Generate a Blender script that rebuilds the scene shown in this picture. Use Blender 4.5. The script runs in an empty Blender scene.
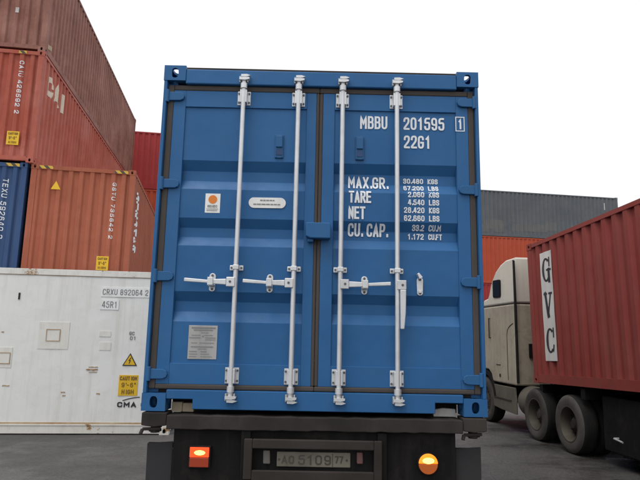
import bpy, bmesh, math, random
from mathutils import Vector, Matrix

random.seed(7)
R = math.radians
S = bpy.context.scene
COL = S.collection

# ------------------------------------------------------------------ camera
cam_d = bpy.data.cameras.new('camera')
cam = bpy.data.objects.new('camera', cam_d)
COL.objects.link(cam)
S.camera = cam
cam_d.sensor_fit = 'HORIZONTAL'
cam_d.sensor_width = 36.0
cam_d.lens = 573.13 / 640 * 36.0
cam_d.clip_start = 0.05
cam_d.clip_end = 3000
PITCH, ROLL, YAW = 0.16856, 0.02003, 0.00743
fw = Vector((math.sin(YAW) * math.cos(PITCH), math.cos(YAW) * math.cos(PITCH), math.sin(PITCH)))
rt = Vector((math.cos(YAW), -math.sin(YAW), 0))
up = rt.cross(fw)
r2 = math.cos(ROLL) * rt + math.sin(ROLL) * up
u2 = -math.sin(ROLL) * rt + math.cos(ROLL) * up
mw = Matrix((r2, u2, -fw)).transposed().to_4x4()
mw.translation = Vector((-0.0181, -4.1709, 1.76))
cam.matrix_world = mw

# ------------------------------------------------------------------ sky, sun, exposure
SUN_EL, SUN_AZ = R(64), R(222)          # azimuth clockwise from +Y
world = bpy.data.worlds.new('World')
S.world = world
world.use_nodes = True
wn, wl = world.node_tree.nodes, world.node_tree.links
wn.clear()
w_out = wn.new('ShaderNodeOutputWorld')
w_bg = wn.new('ShaderNodeBackground')
w_sky = wn.new('ShaderNodeTexSky')
w_sky.sky_type = 'NISHITA'
w_sky.sun_disc = False
w_sky.sun_elevation = SUN_EL
w_sky.sun_rotation = SUN_AZ
w_sky.air_density = 1.0
w_sky.dust_density = 4.0
w_hsv = wn.new('ShaderNodeHueSaturation')
w_hsv.inputs['Saturation'].default_value = 0.12
w_mix = wn.new('ShaderNodeMixRGB')       # closed cloud cover over the clear sky
w_mix.inputs[0].default_value = 0.85
w_mix.inputs[2].default_value = (11.6, 11.9, 12.3, 1)
wl.new(w_sky.outputs[0], w_hsv.inputs['Color'])
wl.new(w_hsv.outputs[0], w_mix.inputs[1])
wl.new(w_mix.outputs[0], w_bg.inputs['Color'])
w_bg.inputs['Strength'].default_value = 0.1
wl.new(w_bg.outputs[0], w_out.inputs[0])

sun_d = bpy.data.lights.new('sun', 'SUN')
sun_d.energy = 1.35
sun_d.angle = R(30)
sun_d.color = (1.0, 0.97, 0.93)
sun = bpy.data.objects.new('sun', sun_d)
COL.objects.link(sun)
sd = Vector((math.sin(SUN_AZ) * math.cos(SUN_EL), math.cos(SUN_AZ) * math.cos(SUN_EL), math.sin(SUN_EL)))
sun.rotation_euler = (-sd).to_track_quat('-Z', 'Y').to_euler()
sun.location = (-4, -6, 14)

S.view_settings.view_transform = 'Standard'
S.view_settings.look = 'None'
S.view_settings.exposure = 0.0
S.view_settings.gamma = 1.0
S.view_settings.use_curve_mapping = False

# ------------------------------------------------------------------ materials
def new_mat(name):
    m = bpy.data.materials.new(name)
    m.use_nodes = True
    nt = m.node_tree
    return m, nt.nodes, nt.links, nt.nodes['Principled BSDF']

def coords(N, L, scale=(1, 1, 1), rnd=True):
    tc = N.new('ShaderNodeTexCoord')
    mp = N.new('ShaderNodeMapping')
    mp.inputs['Scale'].default_value = scale
    L.new(tc.outputs['Object'], mp.inputs['Vector'])
    if rnd:
        oi = N.new('ShaderNodeObjectInfo')
        mu = N.new('ShaderNodeMath')
        mu.operation = 'MULTIPLY'
        mu.inputs[1].default_value = 37.0
        L.new(oi.outputs['Random'], mu.inputs[0])
        L.new(mu.outputs[0], mp.inputs['Location'])
    return mp.outputs[0]

def noise(N, L, vec, scale, detail=5, rough=0.6):
    n = N.new('ShaderNodeTexNoise')
    n.inputs['Scale'].default_value = scale
    n.inputs['Detail'].default_value = detail
    n.inputs['Roughness'].default_value = rough
    L.new(vec, n.inputs['Vector'])
    return n.outputs['Fac']

def ramp(N, L, fac, a, b):
    r = N.new('ShaderNodeMapRange')
    r.inputs['From Min'].default_value = a
    r.inputs['From Max'].default_value = b
    r.clamp = True
    L.new(fac, r.inputs['Value'])
    return r.outputs['Result']

def mul(N, L, a, k):
    m = N.new('ShaderNodeMath')
    m.operation = 'MULTIPLY'
    L.new(a, m.inputs[0])
    if isinstance(k, (int, float)):
        m.inputs[1].default_value = k
    else:
        L.new(k, m.inputs[1])
    return m.outputs[0]

def mixc(N, L, fac, a, b):
    m = N.new('ShaderNodeMixRGB')
    if isinstance(fac, (int, float)):
        m.inputs[0].default_value = fac
    else:
        L.new(fac, m.inputs[0])
    for i, c in ((1, a), (2, b)):
        if isinstance(c, tuple):
            m.inputs[i].default_value = (c[0], c[1], c[2], 1)
        else:
            L.new(c, m.inputs[i])
    return m.outputs[0]

def paint(name, base, fade=None, fade_amt=0.5, grime=0.3, rust=0.0, rough=0.5, metal=0.0, bump=0.02,
          grime_col=(0.06, 0.05, 0.045), rust_col=(0.16, 0.06, 0.025), streak=0.25, spec=0.4):
    """weathered paint: faded patches, vertical dirt runs, rust spots, dents"""
    m, N, L, P = new_mat(name)
    v = coords(N, L)
    vs = coords(N, L, (9, 9, 0.5))
    fade = fade or tuple(min(1, c * 1.25 + 0.02) for c in base)
    n1 = noise(N, L, v, 1.1, 6)
    c = mixc(N, L, mul(N, L, ramp(N, L, n1, 0.35, 0.7), fade_amt), base, fade)
    n2 = noise(N, L, vs, 1.0, 5, 0.65)
    c = mixc(N, L, mul(N, L, ramp(N, L, n2, 0.5, 0.78), streak), c, grime_col)
    n3 = noise(N, L, v, 5.0, 8, 0.7)
    c = mixc(N, L, mul(N, L, ramp(N, L, n3, 0.5, 0.8), grime), c, grime_col)
    if rust > 0:
        n4 = noise(N, L, v, 3.1, 10, 0.75)
        c = mixc(N, L, ramp(N, L, n4, 0.72 - 0.2 * rust, 0.76 - 0.2 * rust), c, rust_col)
    L.new(c, P.inputs['Base Color'])
    n5 = noise(N, L, v, 14, 5)
    rr = N.new('ShaderNodeMapRange')
    rr.inputs['To Min'].default_value = max(0.08, rough - 0.12)
    rr.inputs['To Max'].default_value = min(1, rough + 0.15)
    L.new(n5, rr.inputs['Value'])
    L.new(rr.outputs[0], P.inputs['Roughness'])
    P.inputs['Metallic'].default_value = metal
    P.inputs['Specular IOR Level'].default_value = spec
    if bump:
        nb = noise(N, L, v, 2.2, 3, 0.5)
        b = N.new('ShaderNodeBump')
        b.inputs['Strength'].default_value = 1.0
        b.inputs['Distance'].default_value = bump
        L.new(nb, b.inputs['Height'])
        L.new(b.outputs[0], P.inputs['Normal'])
    return m

def glow(name, col, strength, body):
    m, N, L, P = new_mat(name)
    P.inputs['Base Color'].default_value = (*body, 1)
    P.inputs['Roughness'].default_value = 0.2
    P.inputs['Emission Color'].default_value = (*col, 1)
    P.inputs['Emission Strength'].default_value = strength
    return m

M = {}
M['blue'] = paint('blue paint', (0.025, 0.118, 0.292), (0.034, 0.142, 0.335), 0.9, grime=0.35, rough=0.42, bump=0.012, streak=0.35, spec=0.22, grime_col=(0.050, 0.125, 0.235))
M['blue_dull'] = paint('blue door hardware paint', (0.026, 0.115, 0.27), None, 0.3, grime=0.12, rough=0.5, bump=0.004, streak=0.1, spec=0.22)
M['gasket'] = paint('door gasket rubber', (0.075, 0.064, 0.058), (0.12, 0.105, 0.095), 0.6, grime=0.2, rough=0.75, bump=0.002, spec=0.12)
M['zinc'] = paint('galvanised steel', (0.68, 0.69, 0.70), (0.76, 0.76, 0.76), 0.6, grime=0.30, rough=0.38, metal=0.5, bump=0.0, streak=0.35, grime_col=(0.22, 0.20, 0.18))
M['zinc_dull'] = paint('dull galvanised steel', (0.42, 0.43, 0.44), (0.55, 0.55, 0.55), 0.6, grime=0.25, rough=0.5, metal=0.3, bump=0.0)
M['bolt'] = paint('dark bolt', (0.12, 0.12, 0.13), None, 0.4, rough=0.5, metal=0.4, bump=0)
M['white_ink'] = paint('white lettering paint', (0.80, 0.82, 0.84), (0.74, 0.77, 0.80), 0.5, grime=0.04, rough=0.5, bump=0, streak=0.0)
M['sticker'] = paint('white sticker', (0.86, 0.85, 0.82), None, 0.2, grime=0.06, rough=0.5, bump=0)
M['orange_ink'] = paint('orange print', (0.75, 0.22, 0.03), None, 0.2, grime=0.1, rough=0.5, bump=0)
M['grey_ink'] = paint('grey print', (0.22, 0.22, 0.22), None, 0.2, rough=0.6, bump=0)
M['dark_ink'] = paint('dark print', (0.03, 0.03, 0.035), None, 0.2, rough=0.6, bump=0)
M['plate_ink'] = paint('dirt-covered plate characters', (0.045, 0.042, 0.035), (0.10, 0.09, 0.075), 0.9, grime=0.3, rough=0.6, bump=0)
M['label_ink'] = paint('worn label print', (0.16, 0.085, 0.015), (0.30, 0.17, 0.02), 0.8, rough=0.6, bump=0)
M['cream_ink'] = paint('cream lettering paint', (0.66, 0.58, 0.45), None, 0.5, grime=0.15, rough=0.6, bump=0)
M['data_plate'] = paint('stamped grey plate', (0.42, 0.41, 0.40), None, 0.4, grime=0.1, rough=0.45, metal=0.2, bump=0)
M['steel_dark'] = paint('dirty dark steel', (0.030, 0.027, 0.026), (0.075, 0.065, 0.058), 1.0, grime=0.5, rough=0.75, bump=0.010, spec=0.12, grime_col=(0.02, 0.018, 0.017))
M['frame_dirt'] = paint('road-dirt covered steel', (0.024, 0.021, 0.020), (0.058, 0.049, 0.043), 1.0, grime=0.5, rough=0.85, bump=0.008, spec=0.1, grime_col=(0.035, 0.03, 0.027))
M['steel_black'] = paint('black chassis paint', (0.009, 0.0085, 0.0085), (0.016, 0.0148, 0.014), 0.7, grime=0.3, rough=0.7, bump=0.004, spec=0.12)
M['rubber'] = paint('tyre rubber', (0.013, 0.013, 0.013), (0.028, 0.026, 0.024), 0.7, grime=0.2, rough=0.85, bump=0.003, spec=0.12)
M['dusty_rubber'] = paint('dusty tyre sidewall', (0.055, 0.051, 0.047), (0.115, 0.106, 0.097), 0.9, grime=0.6, rough=0.9, bump=0.004, grime_col=(0.03, 0.027, 0.025), spec=0.12)
M['rim'] = paint('dirty wheel rim', (0.095, 0.082, 0.06), (0.035, 0.031, 0.027), 0.8, grime=0.5, rough=0.6, metal=0.2, bump=0.002, spec=0.2)
M['flap'] = paint('rubber mudflap', (0.035, 0.035, 0.037), (0.05, 0.05, 0.052), 0.7, grime=0.2, rough=0.75, bump=0.006, spec=0.12)
M['plate'] = paint('dirty number plate', (0.19, 0.172, 0.135), (0.085, 0.077, 0.062), 1.0, grime=0.8, rough=0.6, bump=0.001)
M['buff'] = paint('pale beige surface', (0.45, 0.37, 0.25), (0.55, 0.46, 0.33), 0.7, grime=0.3, rough=0.8, bump=0.003)
M['pale'] = paint('pale whitish surface', (0.55, 0.53, 0.50), None, 0.4, grime=0.3, rough=0.8, bump=0.003)
M['reefer'] = paint('white container paint', (0.84, 0.83, 0.80), (0.79, 0.775, 0.735), 0.7, grime=0.22, rust=0.16, rough=0.45, bump=0.010,
                    grime_col=(0.50, 0.45, 0.36), streak=0.40, rust_col=(0.42, 0.27, 0.12))
M['reefer_rail'] = paint('rusty white rail', (0.80, 0.78, 0.73), (0.70, 0.66, 0.57), 0.7, grime=0.40, rust=0.70, rough=0.55, bump=0.006,
                         grime_col=(0.30, 0.24, 0.15), rust_col=(0.34, 0.19, 0.07))
M['reefer_patch'] = paint('aged repair panel', (0.76, 0.735, 0.66), (0.82, 0.80, 0.76), 0.7, grime=0.3, rough=0.5, bump=0.004, grime_col=(0.36, 0.28, 0.17))
M['rust_line'] = paint('rusty seam', (0.36, 0.19, 0.075), (0.58, 0.48, 0.33), 1.0, grime=0.3, rough=0.8, bump=0.002)
M['orange'] = paint('faded orange brown paint', (0.36, 0.105, 0.058), (0.42, 0.135, 0.08), 0.9, grime=0.25, rust=0.12, rough=0.6, bump=0.014, streak=0.4, grime_col=(0.15, 0.06, 0.04), spec=0.2)
M['red'] = paint('faded red paint', (0.41, 0.092, 0.058), (0.50, 0.165, 0.125), 1.0, grime=0.3, rust=0.25, rough=0.6, bump=0.014, streak=0.5, grime_col=(0.15, 0.055, 0.042), spec=0.2)
M['brown'] = paint('weathered brown paint', (0.24, 0.095, 0.070), (0.38, 0.185, 0.145), 1.0, grime=0.5, rust=0.25, rough=0.65, bump=0.014, streak=0.6, grime_col=(0.11, 0.065, 0.055), spec=0.2)
M['navy'] = paint('dark blue paint', (0.035, 0.075, 0.18), (0.05, 0.095, 0.20), 0.7, grime=0.2, rust=0.1, rough=0.5, bump=0.012, spec=0.2)
M['crimson'] = paint('crimson paint', (0.34, 0.034, 0.034), (0.40, 0.055, 0.05), 0.7, grime=0.1, rust=0.04, rough=0.5, bump=0.012, spec=0.2)
M['grey'] = paint('weathered grey paint', (0.105, 0.115, 0.128), (0.14, 0.15, 0.16), 0.8, grime=0.3, rust=0.12, rough=0.6, bump=0.012, grime_col=(0.22, 0.20, 0.18), spec=0.2)
M['worn_grey'] = paint('scuffed grey paint', (0.15, 0.145, 0.138), (0.11, 0.117, 0.125), 0.9, grime=0.4, rough=0.7, bump=0.01, grime_col=(0.20, 0.18, 0.16))
M['vermilion'] = paint('bright orange red paint', (0.46, 0.075, 0.034), (0.50, 0.10, 0.052), 0.6, grime=0.15, rust=0.05, rough=0.5, bump=0.012, grime_col=(0.25, 0.06, 0.03), spec=0.2)
M['maroon'] = paint('maroon paint', (0.255, 0.045, 0.036), (0.30, 0.066, 0.054), 0.9, grime=0.25, rust=0.08, rough=0.55, bump=0.012, streak=0.6, grime_col=(0.15, 0.075, 0.06), spec=0.2)
M['green'] = paint('dull green paint', (0.05, 0.10, 0.07), None, 0.6, grime=0.3, rust=0.1, rough=0.6, bump=0.012)
M['yellow'] = paint('yellow print', (0.82, 0.50, 0.02), (0.75, 0.46, 0.04), 0.5, grime=0.15, rough=0.5, bump=0)
M['cream'] = paint('cream truck paint', (0.45, 0.40, 0.31), (0.32, 0.28, 0.215), 1.0, grime=0.65, rough=0.4, bump=0.003, streak=0.45, grime_col=(0.20, 0.16, 0.11))
M['white_cab'] = paint('white truck paint', (0.66, 0.63, 0.55), (0.60, 0.56, 0.47), 0.7, grime=0.1, rough=0.35, bump=0.003, streak=0.15, grime_col=(0.25, 0.21, 0.15))
M['dirty_cab'] = paint('road dirt on skirt', (0.14, 0.125, 0.10), (0.08, 0.072, 0.06), 0.8, grime=0.5, rough=0.75, bump=0.004, spec=0.2)
M['banner'] = paint('white banner cloth', (0.70, 0.69, 0.65), (0.60, 0.58, 0.53), 0.7, grime=0.1, rough=0.7, bump=0.004, streak=0.2, grime_col=(0.35, 0.28, 0.24))
m, N, L, P = new_mat('dark glass')
P.inputs['Base Color'].default_value = (0.012, 0.014, 0.016, 1)
P.inputs['Roughness'].default_value = 0.08
M['glass'] = m
M['lamp_red_on'] = glow('lit red lamp glass', (1.0, 0.07, 0.012), 1.5, (0.5, 0.03, 0.01))
M['lamp_hot'] = glow('lit lamp bulb', (1.0, 0.55, 0.12), 3.5, (0.8, 0.5, 0.1))
M['lamp_amber_on'] = glow('lit amber lamp glass', (1.0, 0.24, 0.015), 1.4, (0.7, 0.2, 0.02))
M['lamp_red_off'] = glow('dull red lamp glass', (1.0, 0.08, 0.02), 0.05, (0.30, 0.045, 0.02))
M['lamp_amber_off'] = glow('dull amber lamp glass', (1.0, 0.18, 0.02), 0.10, (0.42, 0.10, 0.02))
M['refl'] = paint('dirty reflector', (0.17, 0.05, 0.045), (0.13, 0.10, 0.09), 0.8, grime=0.4, rough=0.4, bump=0)
M['refl_grey'] = paint('dirty lamp', (0.13, 0.12, 0.11), None, 0.6, grime=0.4, rough=0.4, bump=0)

m, N, L, P = new_mat('hazard stripes')           # flat print
tc = N.new('ShaderNodeTexCoord')
wv = N.new('ShaderNodeTexWave')
wv.bands_direction = 'DIAGONAL'
wv.inputs['Scale'].default_value = 3.2
L.new(tc.outputs['Object'], wv.inputs['Vector'])
L.new(mixc(N, L, ramp(N, L, wv.outputs['Fac'], 0.42, 0.5), (0.07, 0.055, 0.03), (0.62, 0.40, 0.05)), P.inputs['Base Color'])
P.inputs['Roughness'].default_value = 0.6
M['hazard'] = m

m, N, L, P = new_mat('asphalt')
v = coords(N, L, rnd=False)
big = noise(N, L, v, 0.22, 6, 0.6)
mid = noise(N, L, v, 1.7, 8, 0.65)
fine = noise(N, L, v, 24, 5, 0.7)
vst = coords(N, L, (0.25, 2.6, 1), rnd=False)
trk = noise(N, L, vst, 0.9, 6, 0.6)
c = mixc(N, L, ramp(N, L, big, 0.32, 0.68), (0.044, 0.041, 0.039), (0.118, 0.110, 0.104))
c = mixc(N, L, mul(N, L, ramp(N, L, trk, 0.45, 0.75), 0.55), c, (0.038, 0.035, 0.034))
c = mixc(N, L, mul(N, L, ramp(N, L, mid, 0.45, 0.75), 0.4), c, (0.115, 0.107, 0.100))
c = mixc(N, L, mul(N, L, ramp(N, L, fine, 0.42, 0.62), 0.65), c, (0.022, 0.021, 0.020))
vor = N.new('ShaderNodeTexVoronoi')
vor.feature = 'DISTANCE_TO_EDGE'
vor.inputs['Scale'].default_value = 0.16
dn = N.new('ShaderNodeTexNoise'); dn.inputs['Scale'].default_value = 0.8; dn.inputs['Detail'].default_value = 6
L.new(v, dn.inputs['Vector'])
vm = N.new('ShaderNodeVectorMath'); vm.operation = 'ADD'
L.new(v, vm.inputs[0]); L.new(dn.outputs['Color'], vm.inputs[1])
L.new(vm.outputs[0], vor.inputs['Vector'])
crk = ramp(N, L, vor.outputs['Distance'], 0.004, 0.0)
c = mixc(N, L, mul(N, L, crk, 0.8), c, (0.015, 0.014, 0.014))
wet = ramp(N, L, noise(N, L, coords(N, L, (0.5, 1.3, 1), rnd=False), 0.55, 7, 0.62), 0.46, 0.60)       # damp patches
c = mixc(N, L, mul(N, L, wet, 0.55), c, (0.022, 0.020, 0.019))
L.new(c, P.inputs['Base Color'])
rr = N.new('ShaderNodeMapRange')
rr.inputs['To Min'].default_value = 0.26
rr.inputs['To Max'].default_value = 0.75
L.new(ramp(N, L, mid, 0.3, 0.6), rr.inputs['Value'])
wr_ = N.new('ShaderNodeMath'); wr_.operation = 'SUBTRACT'
L.new(rr.outputs[0], wr_.inputs[0]); L.new(mul(N, L, wet, 0.24), wr_.inputs[1])
wc_ = N.new('ShaderNodeMath'); wc_.operation = 'MAXIMUM'; wc_.inputs[1].default_value = 0.14
L.new(wr_.outputs[0], wc_.inputs[0])
L.new(wc_.outputs[0], P.inputs['Roughness'])
b = N.new('ShaderNodeBump'); b.inputs['Distance'].default_value = 0.018; b.inputs['Strength'].default_value = 1.0
ad = N.new('ShaderNodeMath'); ad.operation = 'ADD'
L.new(mul(N, L, fine, 0.5), ad.inputs[0]); L.new(mul(N, L, mid, 1.6), ad.inputs[1])
L.new(ad.outputs[0], b.inputs['Height'])
L.new(b.outputs[0], P.inputs['Normal'])
M['asphalt'] = m

# ------------------------------------------------------------------ mesh helpers
class MB:
    def __init__(self):
        self.v, self.f = [], []
    def add(self, vs, fs):
        o = len(self.v)
        self.v += [tuple(p) for p in vs]
        self.f += [tuple(i + o for i in f) for f in fs]
        return self
    def box(self, x0, x1, y0, y1, z0, z1):
        return self.add([(x0, y0, z0), (x1, y0, z0), (x1, y1, z0), (x0, y1, z0), (x0, y0, z1), (x1, y0, z1), (x1, y1, z1), (x0, y1, z1)],
                        [(0, 3, 2, 1), (4, 5, 6, 7), (0, 1, 5, 4), (1, 2, 6, 5), (2, 3, 7, 6), (3, 0, 4, 7)])
    def cyl(self, p0, p1, r, r1=None, n=16):
        p0, p1 = Vector(p0), Vector(p1)
        r1 = r if r1 is None else r1
        d = (p1 - p0).normalized()
        a = d.orthogonal().normalized()
        c = d.cross(a)
        vs = []
        for p, q in ((p0, r), (p1, r1)):
            for i in range(n):
                t = 2 * math.pi * i / n
                vs.append(p + a * math.cos(t) * q + c * math.sin(t) * q)
        fs = [(i, (i + 1) % n, n + (i + 1) % n, n + i) for i in range(n)]
        fs += [tuple(range(n - 1, -1, -1)), tuple(range(n, 2 * n))]
        return self.add(vs, fs)
    def lathe(self, prof, c=(0, 0, 0), n=40, axis='x'):
        """prof: (r, h) pairs revolved round the axis"""
        vs, fs = [], []
        for r, h in prof:
            for i in range(n):
                t = 2 * math.pi * i / n
                a, b = r * math.cos(t), r * math.sin(t)
                p = (h, a, b) if axis == 'x' else (a, h, b)
                vs.append((c[0] + p[0], c[1] + p[1], c[2] + p[2]))
        for k in range(len(prof) - 1):
            for i in range(n):
                j = (i + 1) % n
                fs.append((k * n + i, k * n + j, (k + 1) * n + j, (k + 1) * n + i))
        return self.add(vs, fs)
    def prism(self, poly, a0, a1, plane='xz'):
        """polygon in xz (extruded along y) or yz (along x)"""
        n = len(poly)
        vs = []
        for a in (a0, a1):
            for p in poly:
                vs.append((p[0], a, p[1]) if plane == 'xz' else ((a, p[0], p[1]) if plane == 'yz' else (p[0], p[1], a)))
        fs = [tuple(range(n)), tuple(range(2 * n - 1, n - 1, -1))]
        fs += [(i, n + i, n + (i + 1) % n, (i + 1) % n) for i in range(n)]
        return self.add(vs, fs)
    def mesh(self, name, smooth=None):
        me = bpy.data.meshes.new(name)
        me.from_pydata(self.v, [], self.f)
        bm = bmesh.new()
        bm.from_mesh(me)
        bmesh.ops.recalc_face_normals(bm, faces=bm.faces)
        if smooth:
            for e in bm.edges:
                if len(e.link_faces) == 2:
                    e.smooth = e.calc_face_angle(0) < R(smooth)
            for f in bm.faces:
                f.smooth = True
        bm.to_mesh(me)
        bm.free()
        return me

def link(name, me, mat=None, parent=None, loc=None, rot=None, scale=None):
    o = bpy.data.objects.new(name, me)
    COL.objects.link(o)
    if mat is not None and not me.materials:
        me.materials.append(M[mat])
    if parent:
        o.parent = parent
    if loc: o.location = loc
    if rot: o.rotation_euler = rot
    if scale: o.scale = scale
    return o

def part(name, mb, mat, parent, smooth=None, bevel=None, **k):
    o = link(name, mb.mesh(name, smooth), mat, parent, **k)
    if bevel:
        md = o.modifiers.new('bevel', 'BEVEL')
        md.width = bevel
        md.segments = 2
        md.limit_method = 'ANGLE'
        md.angle_limit = R(40)
    return o

def thing(name, label, cat, loc=(0, 0, 0), rot=(0, 0, 0), group=None):
    o = bpy.data.objects.new(name, None)
    COL.objects.link(o)
    o.location = loc
    o.rotation_euler = rot
    o.empty_display_size = 0.3
    return tag(o, label, cat, group)

def tag(o, label, cat, group=None):
    o['label'] = label
    o['category'] = cat
    if group: o['group'] = group
    return o

# ------------------------------------------------------------------ stroke lettering
def rnd(pts, r):
    out = [pts[0]]
    for i in range(1, len(pts) - 1):
        p, a, b = Vector(pts[i]), Vector(pts[i - 1]), Vector(pts[i + 1])
        da, db = (a - p), (b - p)
        k = min(r, da.length * 0.5 if i > 1 else da.length, db.length * 0.5 if i < len(pts) - 2 else db.length)
        if k < 1e-4:
            out.append(tuple(p)); continue
        p0, p1 = p + da.normalized() * k, p + db.normalized() * k
        for t in (0, .17, .33, .5, .67, .83, 1):
            q = p0 * (1 - t) ** 2 + p * 2 * t * (1 - t) + p1 * t * t
            out.append(tuple(q))
    out.append(pts[-1])
    return out

def loop(x0, y0, x1, y1, r=2):
    xm = (x0 + x1) / 2
    return rnd([(xm, y0), (x1, y0), (x1, y1), (x0, y1), (x0, y0), (xm, y0)], r)

GL = {   # glyphs on a 4 x 7 grid, as strokes
 '0': [loop(0, 0, 4, 7)], 'O': [loop(0, 0, 4, 7)],
 '1': [[(0.6, 5.6), (2.2, 7), (2.2, 0)]],
 '2': [rnd([(0, 5.2), (0, 7), (4, 7), (4, 4.2), (0, 0.6), (0, 0), (4, 0)], 1.8)],
 '3': [rnd([(0, 5.4), (0, 7), (4, 7), (4, 3.7), (1.5, 3.7)], 1.7), rnd([(1.5, 3.7), (4, 3.7), (4, 0), (0, 0), (0, 1.6)], 1.8)],
 '4': [[(3.2, 0), (3.2, 7)], [(2.2, 7), (0, 1.8), (4.2, 1.8)]],
 '5': [rnd([(3.8, 7), (0.3, 7), (0.2, 3.9), (2, 4.3), (4, 4.2), (4, 0), (0, 0), (0, 1.5)], 1.5)],
 '6': [rnd([(3.6, 6.0), (3.4, 7), (0, 7), (0, 0), (4, 0), (4, 4), (0, 4)], 1.8)],
 '7': [[(0, 7), (4, 7), (1.4, 0)]],
 '8': [loop(0.2, 3.7, 3.8, 7, 1.6), loop(0, 0, 4, 3.7, 1.8)],
 '9': [rnd([(0.4, 1), (0.6, 0), (4, 0), (4, 7), (0, 7), (0, 3), (4, 3)], 1.8)],
 'A': [[(0, 0), (2, 7), (4, 0)], [(0.6, 2), (3.4, 2)]],
 'B': [[(0, 0), (0, 7)], rnd([(0, 7), (3.8, 7), (3.8, 3.7), (0, 3.7)], 1.6), rnd([(0, 3.7), (4, 3.7), (4, 0), (0, 0)], 1.7)],
 'C': [rnd([(4, 5.4), (4, 7), (0, 7), (0, 0), (4, 0), (4, 1.6)], 2)],
 'D': [rnd([(0, 0), (0, 7), (4, 7), (4, 0), (0, 0)], 1.8)],
 'E': [[(3.6, 7), (0, 7), (0, 0), (3.6, 0)], [(0, 3.7), (3.2, 3.7)]],
 'F': [[(3.6, 7), (0, 7), (0, 0)], [(0, 3.7), (3.2, 3.7)]],
 'G': [rnd([(4, 5.4), (4, 7), (0, 7), (0, 0), (4, 0), (4, 3.2)], 1.9), [(2.3, 3.2), (4, 3.2)]],
 'H': [[(0, 0), (0, 7)], [(4, 0), (4, 7)], [(0, 3.6), (4, 3.6)]],
 'I': [[(2, 0), (2, 7)]],
 'K': [[(0, 0), (0, 7)], [(4, 7), (0.1, 3), (4.2, 0)]],
 'L': [[(0, 7), (0, 0), (3.6, 0)]],
 'M': [[(0, 0), (0, 7), (2.4, 2.6), (4.8, 7), (4.8, 0)]],
 'N': [[(0, 0), (0, 7), (4, 0), (4, 7)]],
 'P': [[(0, 0), (0, 7)], rnd([(0, 7), (4, 7), (4, 3.2), (0, 3.2)], 1.8)],
 'R': [[(0, 0), (0, 7)], rnd([(0, 7), (4, 7), (4, 3.4), (0, 3.4)], 1.8), [(2, 3.4), (4.2, 0)]],
 'S': [rnd([(3.9, 5.5), (3.9, 7), (0.1, 7), (0.1, 3.7), (4, 3.5), (4, 0), (0, 0), (0, 1.6)], 1.6)],
 'T': [[(0, 7), (4, 7)], [(2, 7), (2, 0)]],
 'U': [rnd([(0, 7), (0, 0), (4, 0), (4, 7)], 2)],
 'V': [[(0, 7), (2, 0), (4, 7)]],
 'X': [[(0, 0), (4, 7)], [(4, 0), (0, 7)]],
 'Y': [[(0, 7), (2, 3.4), (4, 7)], [(2, 3.4), (2, 0)]],
 '.': [[(0.6, 0), (0.6, 0.9)]], '-': [[(0.6, 3.4), (3.2, 3.4)]], "'": [[(1, 7), (1, 5.4)]], '"': [[(0.6, 7), (0.6, 5.4)], [(1.8, 7), (1.8, 5.4)]],
}
ADV = {'.': 2.6, 'I': 5.0, '1': 6.3, 'M': 7.7, "'": 2.6, '"': 3.4, ' ': 3.6}

RB = [0]
def ribbon(mb, pts, w, fn, step):
    pts = [Vector(p) for p in pts]
    fine = [pts[0]]
    for a, b in zip(pts, pts[1:]):
        k = max(1, int((b - a).length / step))
        for i in range(1, k + 1):
            fine.append(a.lerp(b, i / k))
    clean = [fine[0]]
    for p in fine[1:]:
        if (p - clean[-1]).length > 1e-5: clean.append(p)
    n = len(clean)
    if n < 2: return
    closed = (clean[0] - clean[-1]).length < 1e-4
    ex = [p.copy() for p in clean]
    if not closed:
        ex[0] += (clean[0] - clean[1]).normalized() * w * 0.5
        ex[-1] += (clean[-1] - clean[-2]).normalized() * w * 0.5
    vs = []
    lat = max(1, int(w / 0.03))
    for i in range(n):
        if closed and i in (0, n - 1):
            a, b = clean[1] - clean[0], clean[-1] - clean[-2]
        else:
            a = clean[min(i + 1, n - 1)] - clean[min(i, n - 2)]
            b = clean[max(i, 1)] - clean[max(i - 1, 0)]
        ta, tb = a.normalized(), b.normalized()
        t = ta + tb
        if t.length < 0.2: t = ta
        t.normalize()
        nn = Vector((-t.y, t.x))
        k = 1 / max(0.5, nn.dot(Vector((-ta.y, ta.x))))
        o_ = RB[0] * 0.0005 + 0.0006 * i / n            # strokes that cross lie on top of each other
        for q in [ex[i] + nn * w * (0.5 - j / lat) * k for j in range(lat + 1)]:
            a_ = Vector(fn(*q))
            nr = (Vector(fn(q[0] + 1e-4, q[1])) - a_).cross(Vector(fn(q[0], q[1] + 1e-4)) - a_)
            nr = Vector((abs(nr.x) > abs(nr.y) and math.copysign(1, a_.x) or 0, -1 if abs(nr.y) >= abs(nr.x) else 0, 0))
            vs.append(tuple(a_ + nr * o_))
    RB[0] = (RB[0] + 1) % 4
    q = lat + 1
    mb.add(vs, [(q * i + j, q * i + j + 1, q * i + q + j + 1, q * i + q + j) for i in range(n - 1) for j in range(lat)])

def text_mb(s, x0, z_top, z_bot, x1, fn, w=None, step=0.02, mb=None):
    """text filling the box x0..x1, z_bot..z_top; fn maps (u, v) on the surface to a point"""
    adv = [ADV.get(c, 6.8) for c in s]
    total = sum(adv) - 2.8
    h = z_top - z_bot
    w = w or h * 0.13
    sy = (h - w) / 7
    sx = (x1 - x0 - w) / total
    mb = mb or MB()
    pen = 0
    for c, a in zip(s, adv):
        for st in GL.get(c, []):
            ribbon(mb, [(x0 + w / 2 + (pen + p[0]) * sx, z_bot + w / 2 + p[1] * sy) for p in st], w, fn, step)
        pen += a
    return mb

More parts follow.
